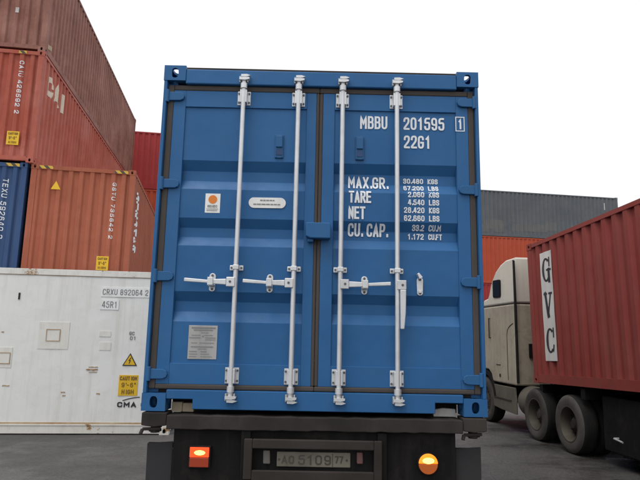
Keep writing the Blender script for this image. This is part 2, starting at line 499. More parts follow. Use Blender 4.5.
def vtext_mb(s, u, v_top, v_bot, height, fn, w=None, step=0.02):
    """text turned a quarter clockwise, reading downwards; its baseline on the left"""
    return text_mb(s, v_top * -1, u + height, u, v_bot * -1, lambda a, b: fn(b, -a), w, step)

# ------------------------------------------------------------------ ground
g = MB()
n = 40
X0, X1 = -600, 600
g.add([(X0, X0, 0), (X1, X0, 0), (X1, X1, 0), (X0, X1, 0)], [(0, 1, 2, 3)])
ground = part('ground', g, 'asphalt', None)
ground['kind'] = 'structure'

# ------------------------------------------------------------------ container kit
def ring_plate(mb, fnc, w, h, rx, rz, t, n=20):
    """rectangular plate w x h with an oval hole, thickness t; fnc(u, v, d)"""
    outer, inner = [], []
    for i in range(n):
        a = 2 * math.pi * (i + 0.5) / n
        ca, sa = math.cos(a), math.sin(a)
        k = min((w / 2) / max(1e-6, abs(ca)), (h / 2) / max(1e-6, abs(sa)))
        outer.append((ca * k, sa * k))
        p = 2.6
        q = (abs(ca) ** p + abs(sa) ** p) ** (-1 / p)
        inner.append((ca * q * rx, sa * q * rz))
    for sx in (-1, 1):
        for sz in (-1, 1):
            i = min(range(n), key=lambda j: (outer[j][0] - sx * w / 2) ** 2 + (outer[j][1] - sz * h / 2) ** 2)
            outer[i] = (sx * w / 2, sz * h / 2)
    vs = [fnc(u, v, 0) for u, v in outer] + [fnc(u, v, 0) for u, v in inner] + [fnc(u, v, t) for u, v in inner] + [fnc(u, v, t) for u, v in outer]
    fs = []
    for i in range(n):
        j = (i + 1) % n
        fs += [(i, j, n + j, n + i), (n + i, n + j, 2 * n + j, 2 * n + i), (2 * n + i, 2 * n + j, 3 * n + j, 3 * n + i)]
    mb.add(vs, fs)

CW, CL, CH = 0.168, 0.178, 0.122
def casting_mesh():
    mb = MB()
    t = 0.02
    w, l, h = CW, CL, CH
    for s in (-1, 1):
        ring_plate(mb, lambda u, v, d: (u, s * (l / 2 - d), v), w, h, 0.027, 0.040, t)
        ring_plate(mb, lambda u, v, d: (s * (w / 2 - d), u, v), l, h, 0.038, 0.026, t)
        ring_plate(mb, lambda u, v, d: (u, v, s * (h / 2 - d)), w, l, 0.032, 0.058, t)
    return mb
CAST = {}
def casting(mat, parent, loc):
    if mat not in CAST:
        CAST[mat] = casting_mesh().mesh('corner_casting', 35)
        CAST[mat].materials.append(M[mat])
    return link('corner_casting', CAST[mat], None, parent, loc=loc)

def corr(s, pitch=0.278, d=0.036):
    """depth of trapezoid corrugation at distance s: 0 on the outer flats, d in the troughs"""
    q = (s % pitch) / pitch
    if q < 0.34: return 0.0
    if q < 0.50: return d * (q - 0.34) / 0.16
    if q < 0.84: return d
    return d * (1 - (q - 0.84) / 0.16)

def corr_wall(length, z0, z1, pitch, d, fn, rows=1, dent=0.0, seed=0, thick=0.012):
    """corrugated sheet; fn(s, depth, z) -> point, s centred on 0"""
    st = set([0.0, length])
    k = 0
    while k * pitch < length:
        for q in (0, 0.34, 0.50, 0.84):
            s = (k + q) * pitch
            if s < length: st.add(s)
        k += 1
    st = sorted(st)
    rg = random.Random(seed)
    ph = [rg.uniform(0, 6) for _ in range(4)]
    mb = MB()
    vs = []
    for r in range(rows + 1):
        z = z0 + (z1 - z0) * r / rows
        for s in st:
            e = dent * (math.sin(s * 1.7 + ph[0] + z) + math.sin(s * 3.9 + ph[1] - 1.3 * z)) * math.sin(math.pi * r / rows)
            vs.append(fn(s - length / 2, corr(s, pitch, d) + e, z))
    n = len(st)
    fs = []
    for r in range(rows):
        for i in range(n - 1):
            fs.append((r * n + i, r * n + i + 1, (r + 1) * n + i + 1, (r + 1) * n + i))
    mb.add(vs, fs)
    return mb

WD = 2.438
def container(label, mat, L, H, loc, rz, group=None, rot=None, name='shipping_container', side_d=0.036, end_d=0.045, end_pitch=0.25, side_pitch=0.278,
              rail_mat=None, end_front=True):
    """corrugated box: y along its length, origin under its middle"""
    o = thing(name, label, 'container', loc, rot or (0, 0, rz), group)
    rail_mat = rail_mat or mat
    w2, l2 = WD / 2, L / 2
    lift = 0.012
    for sx in (-1, 1):
        for sy in (-1, 1):
            for z in (CH / 2, H - CH / 2):
                casting(rail_mat, o, (sx * (w2 - CW / 2), sy * (l2 - CL / 2), z))
            p = MB()
            xo, yo = sx * (w2 - 0.006), sy * (l2 - 0.006)
            p.prism([(xo, yo), (xo - sx * 0.13, yo), (xo - sx * 0.13, yo - sy * 0.03), (xo - sx * 0.05, yo - sy * 0.05), (xo - sx * 0.04, yo - sy * 0.15), (xo, yo - sy * 0.15)], CH, H - CH, 'xy')
            part('corner_post', p, rail_mat, o)
    for sx in (-1, 1):
        yb = l2 - CL
        part('top_rail', MB().box(sx * (w2 - 0.065), sx * (w2 - 0.006), -yb, yb, H - 0.09, H - 0.022), rail_mat, o)
        part('bottom_rail', MB().box(sx * (w2 - 0.055), sx * (w2 - 0.006), -yb, yb, lift, 0.162), rail_mat, o)
        part('side_wall', corr_wall(L - 0.30, 0.15, H - 0.08, side_pitch, side_d, lambda s, d, z: (sx * (w2 - 0.014 - d), s, z), 8, 0.0015, seed=int(abs(loc[0] * 97)) + sx), mat, o)
    for sy in (-1, 1):
        xb = w2 - CW
        part('end_top_rail', MB().box(-xb, xb, sy * (l2 - 0.07), sy * (l2 - 0.006), H - 0.115, H - 0.02), rail_mat, o)
        part('end_bottom_rail', MB().box(-xb, xb, sy * (l2 - 0.10), sy * (l2 - 0.008), 0.045, 0.15), rail_mat, o)
        part('end_wall', corr_wall(WD - 0.24, 0.14, H - 0.10, end_pitch, end_d, lambda s, d, z: (s, sy * (l2 - 0.02 - d), z), 6, 0.0012, seed=3 + sy), mat, o)
    part('roof', MB().box(-w2 + 0.05, w2 - 0.05, -l2 + 0.05, l2 - 0.05, H - 0.05, H - 0.016), mat, o)
    part('floor', MB().box(-w2 + 0.045, w2 - 0.045, -l2 + 0.09, l2 - 0.09, 0.05, 0.13), 'steel_black', o)
    return o

def end_fn(L, pitch=0.25, d=0.045, off=0.005):
    """surface of the near end wall: (x, z) -> point"""
    return lambda x, z: (x, -(L / 2 - 0.02 - corr(x + (WD - 0.24) / 2, pitch, d)) - off, z)
def side_fn(L, sx, pitch=0.278, d=0.036, off=0.005):
    return lambda y, z: (sx * (WD / 2 - 0.014 - corr(y + (L - 0.30) / 2, pitch, d) + off), y, z)

def sheet(fn, u0, u1, v0, v1, nu=24, nv=4):
    mb = MB()
    vs = [fn(u0 + (u1 - u0) * i / nu, v0 + (v1 - v0) * j / nv) for j in range(nv + 1) for i in range(nu + 1)]
    fs = [(j * (nu + 1) + i, j * (nu + 1) + i + 1, (j + 1) * (nu + 1) + i + 1, (j + 1) * (nu + 1) + i) for j in range(nv) for i in range(nu)]
    return mb.add(vs, fs)

def warning_label(o, fn, fn2, x, z, w=0.22, h=0.27):
    lab = part('caution_label', sheet(fn, x, x + w, z, z + h, 12, 2), 'yellow', o)
    mb = MB()
    for k, t in enumerate(('CAUTION', "9'-6\"", 'HIGH')):
        zz = z + h - 0.03 - k * h * 0.31
        text_mb(t, x + 0.03, zz, zz - h * 0.19, x + w - 0.03, fn2, w=0.012, mb=mb)
    part('label_lettering', mb, 'label_ink', lab)

# ------------------------------------------------------------------ the blue container on its trailer
BZ = 1.23
H0, L0 = 2.591, 6.058
bc = thing('shipping_container', 'blue twenty foot container with white lettering and closed doors, riding on a trailer', 'container', (0, L0 / 2, BZ))
yf = -L0 / 2                                    # local y of the door face
def Y(y): return yf + y
w2 = WD / 2
for sx in (-1, 1):
    for sy in (-1, 1):
        for z in (CH / 2, H0 - CH / 2):
            casting('blue', bc, (sx * (w2 - CW / 2), sy * (L0 / 2 - CL / 2), z))
    part('corner_post', MB().prism([(sx * (w2 - 0.003), Y(0.004)), (sx * 1.191, Y(0.004)), (sx * 1.187, Y(0.06)), (sx * 1.12, Y(0.065)), (sx * 1.12, Y(0.075)),
         (sx * 1.16, Y(0.16)), (sx * (w2 - 0.003), Y(0.16))], CH, H0 - CH, 'xy'), 'blue', bc, bevel=0.004)
    part('corner_post', MB().box(sx * (w2 - 0.14), sx * (w2 - 0.003), L0 / 2 - 0.10, L0 / 2 - 0.004, CH, H0 - CH), 'blue', bc)
    part('top_rail', MB().box(sx * (w2 - 0.065), sx * (w2 - 0.006), -L0 / 2 + CL, L0 / 2 - CL, H0 - 0.09, H0 - 0.02), 'blue', bc)
    part('bottom_rail', MB().box(sx * (w2 - 0.055), sx * (w2 - 0.006), -L0 / 2 + CL, L0 / 2 - CL, 0.017, 0.165), 'blue', bc)
    part('side_wall', corr_wall(L0 - 0.34, 0.15, H0 - 0.08, 0.278, 0.036, lambda s, d, z: (sx * (w2 - 0.014 - d), s, z), 4, 0.002, seed=sx + 5), 'blue', bc)
hd = MB()
hd.box(-1.051, 1.051, Y(0.004), Y(0.11), 2.446, 2.566)
part('door_header', hd, 'blue', bc, bevel=0.008)
part('roof', MB().prism([(-1.046, Y(0.012)), (1.046, Y(0.012)), (1.046, Y(0.185)), (1.165, Y(0.185)), (1.165, -Y(0.185)), (1.046, -Y(0.185)), (1.046, -Y(0.012)), (-1.046, -Y(0.012)), (-1.046, -Y(0.185)), (-1.165, -Y(0.185)), (-1.165, Y(0.185)), (-1.046, Y(0.185))], H0 - 0.024, H0 - 0.010, 'xy'), 'steel_dark', bc)
part('end_wall', corr_wall(WD - 0.24, 0.14, H0 - 0.10, 0.25, 0.045, lambda s, d, z: (s, L0 / 2 - 0.02 - d, z), 1), 'blue', bc)
part('floor', MB().box(-w2 + 0.06, w2 - 0.06, Y(0.21), L0 / 2 - 0.05, 0.06, 0.13), 'steel_black', bc)
sl = MB()
sl.prism([(-1.050, 0.147), (-1.050, 0.084), (-0.862, 0.084), (-0.862, 0.016), (0.850, 0.016), (0.850, 0.09), (1.050, 0.09), (1.050, 0.147)], Y(0.004), Y(0.11))
part('door_sill', sl, 'blue', bc, bevel=0.005)
part('sill_lip', MB().box(-1.13, 1.13, Y(0.075), Y(0.16), 0.125, 0.19), 'steel_dark', bc)
for s, x0, x1 in ((-1, -1.04, -0.862), (1, 0.85, 1.04)):
    part('sill_pocket', MB().box(x0, x1, Y(0.17), Y(0.20), 0.005, 0.10), 'steel_black', bc)

YF, YP, DR = 0.034, 0.046, 0.042                 # door frame face, panel face, rib depth
RIBS = ((1.845, 1.770, 1.692, 1.619), (1.397, 1.327, 1.256, 1.186), (0.846, 0.775, 0.700, 0.626))
PX0, PX1, PZ0, PZ1 = 0.108, 1.046, 0.330, 2.269
def panel_depth(z):
    for a, b_, c_, d_ in RIBS:
        if d_ < z < a:
            if z > b_: return YP + DR * (a - z) / (a - b_)
            if z > c_: return YP + DR
            return YP + DR * (z - d_) / (c_ - d_)
    return YP
def door_fn(x, z, off=0.0040):
    d = panel_depth(z) if (PX0 < abs(x) < PX1 and PZ0 < z < PZ1) else YF
    return (x, Y(d - off), z)

def smooth_disc(mb, x, z, y0, y1, r, n=10):
    mb.cyl((x, Y(y0), z), (x, Y(y1), z), r, n=n)

rod_x = {-1: (-0.596, -0.174), 1: (0.166, 0.582)}
hubside = {-0.596: -1, -0.174: -1, 0.166: 1, 0.582: 1}
keeper_x = {-0.596: -0.771, -0.174: -0.349, 0.166: 0.346, 0.582: 0.756}
for sx in (-1, 1):
    x0, x1 = (-1.139, -0.034) if sx < 0 else (0.018, 1.139)
    pa, pb = (-PX1, -PX0) if sx < 0 else (PX0, PX1)
    fr = MB()
    z0, z1 = 0.184, 2.401
    fr.box(x0, pa, Y(YF), Y(0.085), z0, z1)
    fr.box(pb, x1, Y(YF), Y(0.085), z0, z1)
    fr.box(pa, pb, Y(YF), Y(0.085), PZ1, z1)
    fr.box(pa, pb, Y(YF), Y(0.085), z0, PZ0)
    door = part('door', fr, 'blue', bc, bevel=0.003)
    zs = [PZ0 - 0.02]
    for r_ in reversed(RIBS): zs += list(reversed(r_))
    zs += [PZ1 + 0.02]
    fine = []
    for a, b_ in zip(zs, zs[1:]):
        k = max(1, round((b_ - a) / 0.12))
        fine += [a + (b_ - a) * i / k for i in range(k)]
    fine.append(zs[-1])
    pm = MB()
    nx = 8
    vs = []
    for z in fine:
        for i in range(nx + 1):
            x = pa + (pb - pa) * i / nx
            e = 0.0016 * math.sin(x * 5.1 + z * 3.3 + sx) + 0.0012 * math.sin(x * 9 - z * 6)
            e = 0 if i in (0, nx) else e
            vs.append((x, Y(panel_depth(z) + e), z))
    pm.add(vs, [(j * (nx + 1) + i, j * (nx + 1) + i + 1, (j + 1) * (nx + 1) + i + 1, (j + 1) * (nx + 1) + i) for j in range(len(fine) - 1) for i in range(nx)])
    part('door_panel', pm, 'blue', door)
    # rubber seal round the leaf
    gk = MB()
    a0, a1 = (-1.187, -1.139) if sx < 0 else (1.139, 1.187)
    gk.box(a0, a1, Y(0.030), Y(0.058), 0.149, 2.444)
    m0, m1 = (-1.139, -0.0105) if sx < 0 else (-0.0095, 1.139)
    gk.box(m0, m1, Y(0.030), Y(0.07), 2.4012, 2.444)
    gk.box(m0, m1, Y(0.026), Y(0.07), 0.149, 0.1838)
    c0, c1 = (-0.034, -0.0105) if sx < 0 else (-0.0095, 0.018)
    gk.box(c0, c1, Y(0.030 if sx < 0 else 0.033), Y(0.07), 0.1838, 2.4012)
    part('door_gasket', gk, 'gasket', door, bevel=0.009)
    # hinges
    for zc in (2.345, 1.650, 0.952, 0.253):
        hm = MB()
        hm.prism([(sx * 1.196, zc + 0.036), (sx * 1.085, zc + 0.033), (sx * 1.062, zc + 0.022), (sx * 1.054, zc), (sx * 1.062, zc - 0.022), (sx * 1.085, zc - 0.033), (sx * 1.196, zc - 0.036)], Y(0.012), Y(0.0335))
        hm.cyl((sx * 1.186, Y(0.014), zc - 0.05), (sx * 1.186, Y(0.014), zc + 0.05), 0.016, n=12)
        part('hinge', hm, 'blue_dull', door, bevel=0.004)
    for rx in rod_x[sx]:
        rm = MB()
        ry = -0.016
        rm.cyl((rx, Y(ry), 0.10), (rx, Y(ry), 2.48), 0.0175, n=16)
        for zc, up_ in ((2.48, 1), (0.105, -1)):           # cam heads
            rm.cyl((rx, Y(ry), zc - 0.035 * up_), (rx, Y(ry), zc - 0.075 * up_), 0.026, n=14)
            rm.cyl((rx, Y(ry), zc + 0.028 * up_), (rx, Y(ry), zc + 0.018 * up_), 0.022, n=14)
            rm.prism([(rx - 0.034, zc - 0.012), (rx + 0.012, zc - 0.014), (rx + 0.042, zc - 0.006), (rx + 0.044, zc + 0.006), (rx + 0.012, zc + 0.010), (rx - 0.034, zc + 0.008)], Y(-0.044), Y(0.0))
            rm.prism([(rx - 0.022, zc + 0.016 * up_), (rx + 0.02, zc + 0.016 * up_), (rx + 0.05, zc + 0.026 * up_), (rx + 0.02, zc + 0.036 * up_), (rx - 0.022, zc + 0.034 * up_)], Y(-0.038), Y(-0.002))
        part('locking_bar', rm, 'zinc', door, smooth=35)
        for zc in (2.343, 0.250):
            bmk = MB()
            bmk.box(rx - 0.050, rx + 0.050, Y(0.026), Y(0.0336), zc - 0.057, zc + 0.057)
            bmk.box(rx - 0.027, rx + 0.027, Y(-0.026), Y(0.026), zc - 0.052, zc + 0.052)
            br = part('bar_bracket', bmk, 'zinc', door, bevel=0.006)
            bo = MB()
            for dx in (-0.039, 0.039):
                for dz in (-0.036, 0.036):
                    smooth_disc(bo, rx + dx, zc + dz, 0.026, 0.018, 0.008, 8)
            for dz in (-0.03, 0.03):
                smooth_disc(bo, rx, zc + dz, -0.026, -0.029, 0.006, 8)
            part('bracket_bolts', bo, 'bolt', br)
        gm = MB()
        gm.box(rx - 0.050, rx + 0.050, Y(0.020), Y(0.0336), 1.002, 1.042)
        gm.box(rx - 0.022, rx + 0.022, Y(-0.037), Y(0.020), 1.004, 1.040)
        gd = part('bar_guide', gm, 'zinc', door, bevel=0.005)
        bo = MB()
        for dx in (-0.036, 0.036): smooth_disc(bo, rx + dx, 1.022, 0.020, 0.014, 0.008, 8)
        part('guide_bolts', bo, 'bolt', gd)
        hs = hubside[rx]
        hm = MB()
        hz = 0.915
        if rx == 0.582:                                   # this handle hangs straight down
            hm.box(rx - 0.004, rx + 0.062, Y(-0.046), Y(-0.022), hz - 0.034, hz + 0.036)
            hm.prism([(rx + 0.016, hz - 0.034), (rx + 0.060, hz - 0.034), (rx + 0.056, hz - 0.20), (rx + 0.045, hz - 0.315), (rx + 0.018, hz - 0.315)], Y(-0.05), Y(-0.028))
        else:
            hm.box(min(rx, rx + hs * 0.062), max(rx, rx + hs * 0.062), Y(-0.046), Y(-0.022), hz - 0.036, hz + 0.034)
            e = rx + hs * 0.365
            hm.prism([(rx + hs * 0.062, hz + 0.020), (rx + hs * 0.15, hz + 0.016), (rx + hs * 0.20, hz + 0.010), (e, hz + 0.022), (e, hz - 0.006), (rx + hs * 0.20, hz - 0.014), (rx + hs * 0.15, hz - 0.020), (rx + hs * 0.062, hz - 0.024)], Y(-0.048), Y(-0.030))
        hd_ = part('bar_handle', hm, 'zinc', door, bevel=0.005)
        bo = MB()
        smooth_disc(bo, rx + hs * 0.034, hz, -0.046, -0.050, 0.009)
        part('handle_pin', bo, 'bolt', hd_)
        kx = keeper_x[rx]
        kz = 0.914 if rx != 0.582 else 0.915
        km = MB()
        cap = []
        for i in range(14):
            a = 2 * math.pi * i / 14
            cap.append((kx + 0.024 * math.cos(a), kz + 0.024 * math.sin(a) + (0.044 if math.sin(a) >= 0 else -0.044)))
        km.prism(cap, Y(0.036), Y(0.046 + 0.0))
        if rx == 0.582:
            km.prism([(kx - 0.012, kz + 0.048), (kx - 0.030, kz + 0.088), (kx - 0.016, kz + 0.096), (kx + 0.012, kz + 0.062)], Y(-0.02), Y(0.036))
            km.box(kx - 0.012, kx + 0.012, Y(0.022), Y(0.036), kz - 0.05, kz - 0.03)
        else:
            km.box(kx - 0.020, kx + 0.020, Y(-0.028), Y(0.036), kz - 0.033, kz - 0.018)
            km.box(kx - 0.020, kx + 0.020, Y(-0.060), Y(-0.050), kz - 0.028, kz + 0.03)
        kp = part('handle_keeper', km, 'zinc', door, bevel=0.003)
        bo = MB()
        for dz in (-0.05, 0.05): smooth_disc(bo, kx, kz + dz, 0.036, 0.030, 0.009, 8)
        part('keeper_bolts', bo, 'bolt', kp)
    # ventilator / seal holder
    vx = -0.313 if sx < 0 else 0.303
    vm_ = MB()
    vm_.box(vx - 0.033, vx + 0.033, Y(0.030), Y(0.0458), 1.872, 2.058)
    vm_.box(vx - 0.026, vx + 0.026, Y(0.018), Y(0.030), 1.955, 2.046)
    ve = part('vent_cover', vm_, 'blue_dull', door, bevel=0.005)
    part('vent_slot', MB().box(vx - 0.024, vx + 0.024, Y(0.026), Y(0.0302), 1.895, 1.94), 'navy', ve)
    bo = MB()
    for dx in (-0.022, 0.022):
        for z in (1.882, 2.050): smooth_disc(bo, vx + dx, z, 0.030, 0.026, 0.005, 8)
    part('vent_bolts', bo, 'blue_dull', ve)
    if sx < 0:
        DL = door
    else:
        DRT = door
for sx in (-1, 1):
    for rx in rod_x[sx]:
        for zc in (2.48, 0.108):
            k = MB()
            k.box(rx - 0.036, rx - 0.024, Y(-0.030), Y(-0.0045), zc - 0.028, zc + 0.022)
            k.box(rx + 0.024, rx + 0.034, Y(-0.030), Y(-0.0045), zc - 0.028, zc + 0.022)
            k.box(rx - 0.036, rx + 0.034, Y(-0.0046), Y(0.0036), zc - 0.028, zc + 0.022)
            part('cam_keeper', k, 'zinc_dull', bc, bevel=0.003)
# lock box over the middle seam
lb = MB()
lb.prism([(-0.092, 1.362), (0.088, 1.362), (0.088, 1.246), (-0.058, 1.246), (-0.092, 1.262)], Y(-0.052), Y(0.030))
lb.box(-0.078, -0.035, Y(-0.02), Y(0.030), 1.222, 1.246)
part('lock_box', lb, 'blue', DRT, bevel=0.006)
# lettering on the right leaf
def letters(s, x0, zt, zb, x1, w, name='lettering'):
    part(name, text_mb(s, x0, zt, zb, x1, door_fn, w), 'white_ink', DRT)
letters('MBBU', 0.305, 2.228, 2.124, 0.516, 0.0150)
letters('201595', 0.640, 2.226, 2.124, 0.957, 0.0150)
letters('22G1', 0.642, 2.078, 1.975, 0.848, 0.0150)
letters('MAX.GR.', 0.220, 1.751, 1.656, 0.523, 0.0140)
letters('TARE', 0.224, 1.632, 1.538, 0.396, 0.0150)
letters('NET', 0.222, 1.510, 1.413, 0.350, 0.0150)
letters('CU. CAP.', 0.222, 1.382, 1.286, 0.522, 0.0150)
cb = MB()
for a in ([(1.044, 2.120), (1.108, 2.120), (1.108, 2.232), (1.044, 2.232), (1.044, 2.120)],):
    for p, q in zip(a, a[1:]): ribbon(cb, [p, q], 0.007, lambda x, z: (x, Y(YF - 0.0025 - 0.012 * 0), z), 0.02)
text_mb('1', 1.062, 2.218, 2.134, 1.092, lambda x, z: (x, Y(YF - 0.0025), z), 0.013, mb=cb)
part('check_digit', cb, 'white_ink', DRT)
rows = [('30.480', 0.642, 'KGS', 1.746), ('67.200', 0.642, 'LBS', 1.687), ('2.060', 0.672, 'KGS', 1.634), ('4.540', 0.671, 'LBS', 1.573),
        ('28.420', 0.641, 'KGS', 1.512), ('62.660', 0.641, 'LBS', 1.450), ('33.2', 0.705, 'CU.M', 1.380), ('1.172', 0.674, 'CU.FT', 1.316)]
for s, x0, un, zt in rows:
    zb_ = zt - (0.040 if zt > 1.66 else 0.044)
    letters(s, x0, zt, zb_, 0.796, 0.0080)
    letters(un, 0.830, zt, zb_, 0.908 if len(un) == 3 else (0.924 if len(un) == 4 else 0.934), 0.0080)
# plates and stickers on the left leaf
st = part('sticker', MB().box(-0.856, -0.744, Y(YP - 0.0025), Y(YP - 0.0005), 1.437, 1.585), 'sticker', DL)
mb = MB(); mb.cyl((-0.800, Y(YP - 0.0025), 1.540), (-0.800, Y(YP - 0.0040), 1.540), 0.033, n=20)
part('sticker_emblem', mb, 'orange_ink', st)
mb = MB()
fnp = lambda x, z: (x, Y(YP - 0.0045), z)
text_mb('SENEC', -0.838, 1.497, 1.478, -0.765, fnp, 0.004, mb=mb)
ribbon(mb, [(-0.842, 1.466), (-0.760, 1.466)], 0.004, fnp, 0.1)
ribbon(mb, [(-0.842, 1.454), (-0.766, 1.454)], 0.004, fnp, 0.1)
part('sticker_print', mb, 'grey_ink', st)
cap = []
for i in range(24):
    a = 2 * math.pi * i / 24
    cap.append((-0.390 + 0.041 * math.cos(a) + (0.099 if math.cos(a) >= 0 else -0.099), 1.522 + 0.041 * math.sin(a)))
mb = MB(); mb.prism(cap, Y(YP - 0.005), Y(YP - 0.0005))
pl = part('oval_plate', mb, 'sticker', DL, bevel=0.001)
mb = MB()
fnp2 = lambda x, z: (x, Y(YP - 0.0075), z)
rg = random.Random(4)
for z, a, b_ in ((1.541, -0.44, -0.34), (1.510, -0.490, -0.29)):
    x = a
    while x < b_:
        e = x + rg.uniform(0.008, 0.025)
        ribbon(mb, [(x, z), (min(e, b_), z)], 0.008, fnp2, 0.1)
        x = e + 0.012
part('plate_print', mb, 'grey_ink', pl)
cp = part('data_plate', MB().box(-0.924, -0.716, Y(YP - 0.004), Y(YP - 0.0005), 0.360, 0.600), 'data_plate', DL, bevel=0.001)
mb = MB()
fnp3 = lambda x, z: (x, Y(YP - 0.0065), z)
for z, segs, t in ((0.583, ((-0.90, -0.735),), 0.008), (0.567, ((-0.885, -0.75),), 0.006), (0.548, ((-0.83, -0.78),), 0.004), (0.53, ((-0.90, -0.84), (-0.81, -0.75)), 0.004),
                   (0.512, ((-0.915, -0.84), (-0.80, -0.73)), 0.005), (0.498, ((-0.80, -0.73),), 0.004), (0.475, ((-0.90, -0.86), (-0.84, -0.74)), 0.004),
                   (0.448, ((-0.90, -0.745),), 0.006), (0.432, ((-0.85, -0.79),), 0.004), (0.414, ((-0.91, -0.86), (-0.83, -0.79)), 0.005), (0.396, ((-0.91, -0.85), (-0.83, -0.77)), 0.004), (0.378, ((-0.91, -0.86), (-0.83, -0.75)), 0.004)):
    for a, b_ in segs:
        x = a
        while x < b_:
            e = min(b_, x + rg.uniform(0.006, 0.02))
            ribbon(mb, [(x, z), (e, z)], t, fnp3, 0.1)
            x = e + 0.005
smooth_disc(mb, -0.820, 0.523, YP - 0.004, YP - 0.0065, 0.006, 10)
part('plate_print', mb, 'grey_ink', cp)

# pale pieces set in the sill pockets
tag(part('pale_block', MB().box(-1.03, -0.955, 0.11, 0.165, 1.2145, 1.282).box(-0.952, -0.872, 0.11, 0.165, 1.2145, 1.276), 'buff', None, bevel=0.004),
    'pale beige blocks in the left sill pocket of the blue container', 'wood block')
tag(part('pale_piece', MB().prism([(0.86, 1.2145), (1.02, 1.2145), (1.018, 1.268), (0.93, 1.274), (0.858, 1.262)], 0.11, 0.15), 'pale', None, bevel=0.003),
    'whitish piece in the right sill pocket of the blue container', 'board')

# ------------------------------------------------------------------ wheels
TYRE, SIDEW, RIM, HUB = {}, {}, {}, {}
def wheel(parent, x, y, side, r=0.49, width=0.27, dual=False, dusty=True, deep=True):
    """side = -1: outer face towards -x"""
    key = (r, width, dual, deep, side)
    w = side
    if key not in TYRE:
        t = MB()
        def tyre(o):
            return [(0.60 * r, o + w * -0.02), (0.66 * r, o), (0.82 * r, o + w * 0.012), (0.94 * r, o - w * 0.004), (0.985 * r, o - w * 0.03), (r, o - w * 0.05),
                    (r, o - w * 0.085), (0.985 * r, o - w * 0.088), (0.985 * r, o - w * 0.096), (r, o - w * 0.10), (r, o - w * 0.17), (0.985 * r, o - w * 0.173), (0.985 * r, o - w * 0.181), (r, o - w * 0.185),
                    (r, o - w * (width - 0.05)), (0.94 * r, o - w * (width - 0.004)), (0.66 * r, o - w * width), (0.60 * r, o - w * (width - 0.02))]
        t.lathe(tyre(0), n=48)
        if dual: t.lathe(tyre(-w * (width + 0.06)), n=48)
        TYRE[key] = t.mesh('tyre', 40); TYRE[key].materials.append(M['rubber'])
        s_ = MB()
        s_.lathe([(0.605 * r, w * 0.002), (0.66 * r, w * 0.006), (0.82 * r, w * 0.018), (0.93 * r, w * 0.004), (0.972 * r, -w * 0.016)], n=48)
        SIDEW[key] = s_.mesh('sidewall', 40); SIDEW[key].materials.append(M['dusty_rubber' if dusty else 'rubber'])
        m_ = MB()
        dp = 0.15 if deep else 0.05
        m_.lathe([(0.585 * r, -w * (width - 0.03)), (0.60 * r, -w * 0.03), (0.615 * r, w * 0.006), (0.585 * r, w * 0.008), (0.55 * r, -w * 0.02), (0.50 * r, -w * dp * 0.75), (0.47 * r, -w * dp)], n=48)
        RIM[key] = m_.mesh('rim', 40); RIM[key].materials.append(M['rim'])
        h_ = MB()
        h_.lathe([(0.475 * r, -w * dp), (0.28 * r, -w * dp * 0.9), (0.25 * r, -w * dp * 0.87), (0.24 * r, -w * dp * 0.86), (0.23 * r, -w * dp * 0.65), (0.17 * r, -w * dp * 0.52), (0.14 * r, -w * dp * 0.42), (0.0, -w * dp * 0.4)], n=28)  # disc included, coloured dark to stand in for shade in the dish
        for i in range(10):
            a = 2 * math.pi * i / 10
            c_, s2 = math.cos(a) * 0.34 * r, math.sin(a) * 0.34 * r
            h_.cyl((-w * dp * 0.93, c_, s2), (-w * (dp * 0.93 - 0.035), c_, s2), 0.016, n=6)
        HUB[key] = h_.mesh('hub', 40); HUB[key].materials.append(M['steel_dark'])
    o = link('wheel', TYRE[key], None, parent, loc=(x, y, r - 0.004))
    link('sidewall', SIDEW[key], None, o)
    link('rim', RIM[key], None, o)
    link('hub', HUB[key], None, o)
    return o

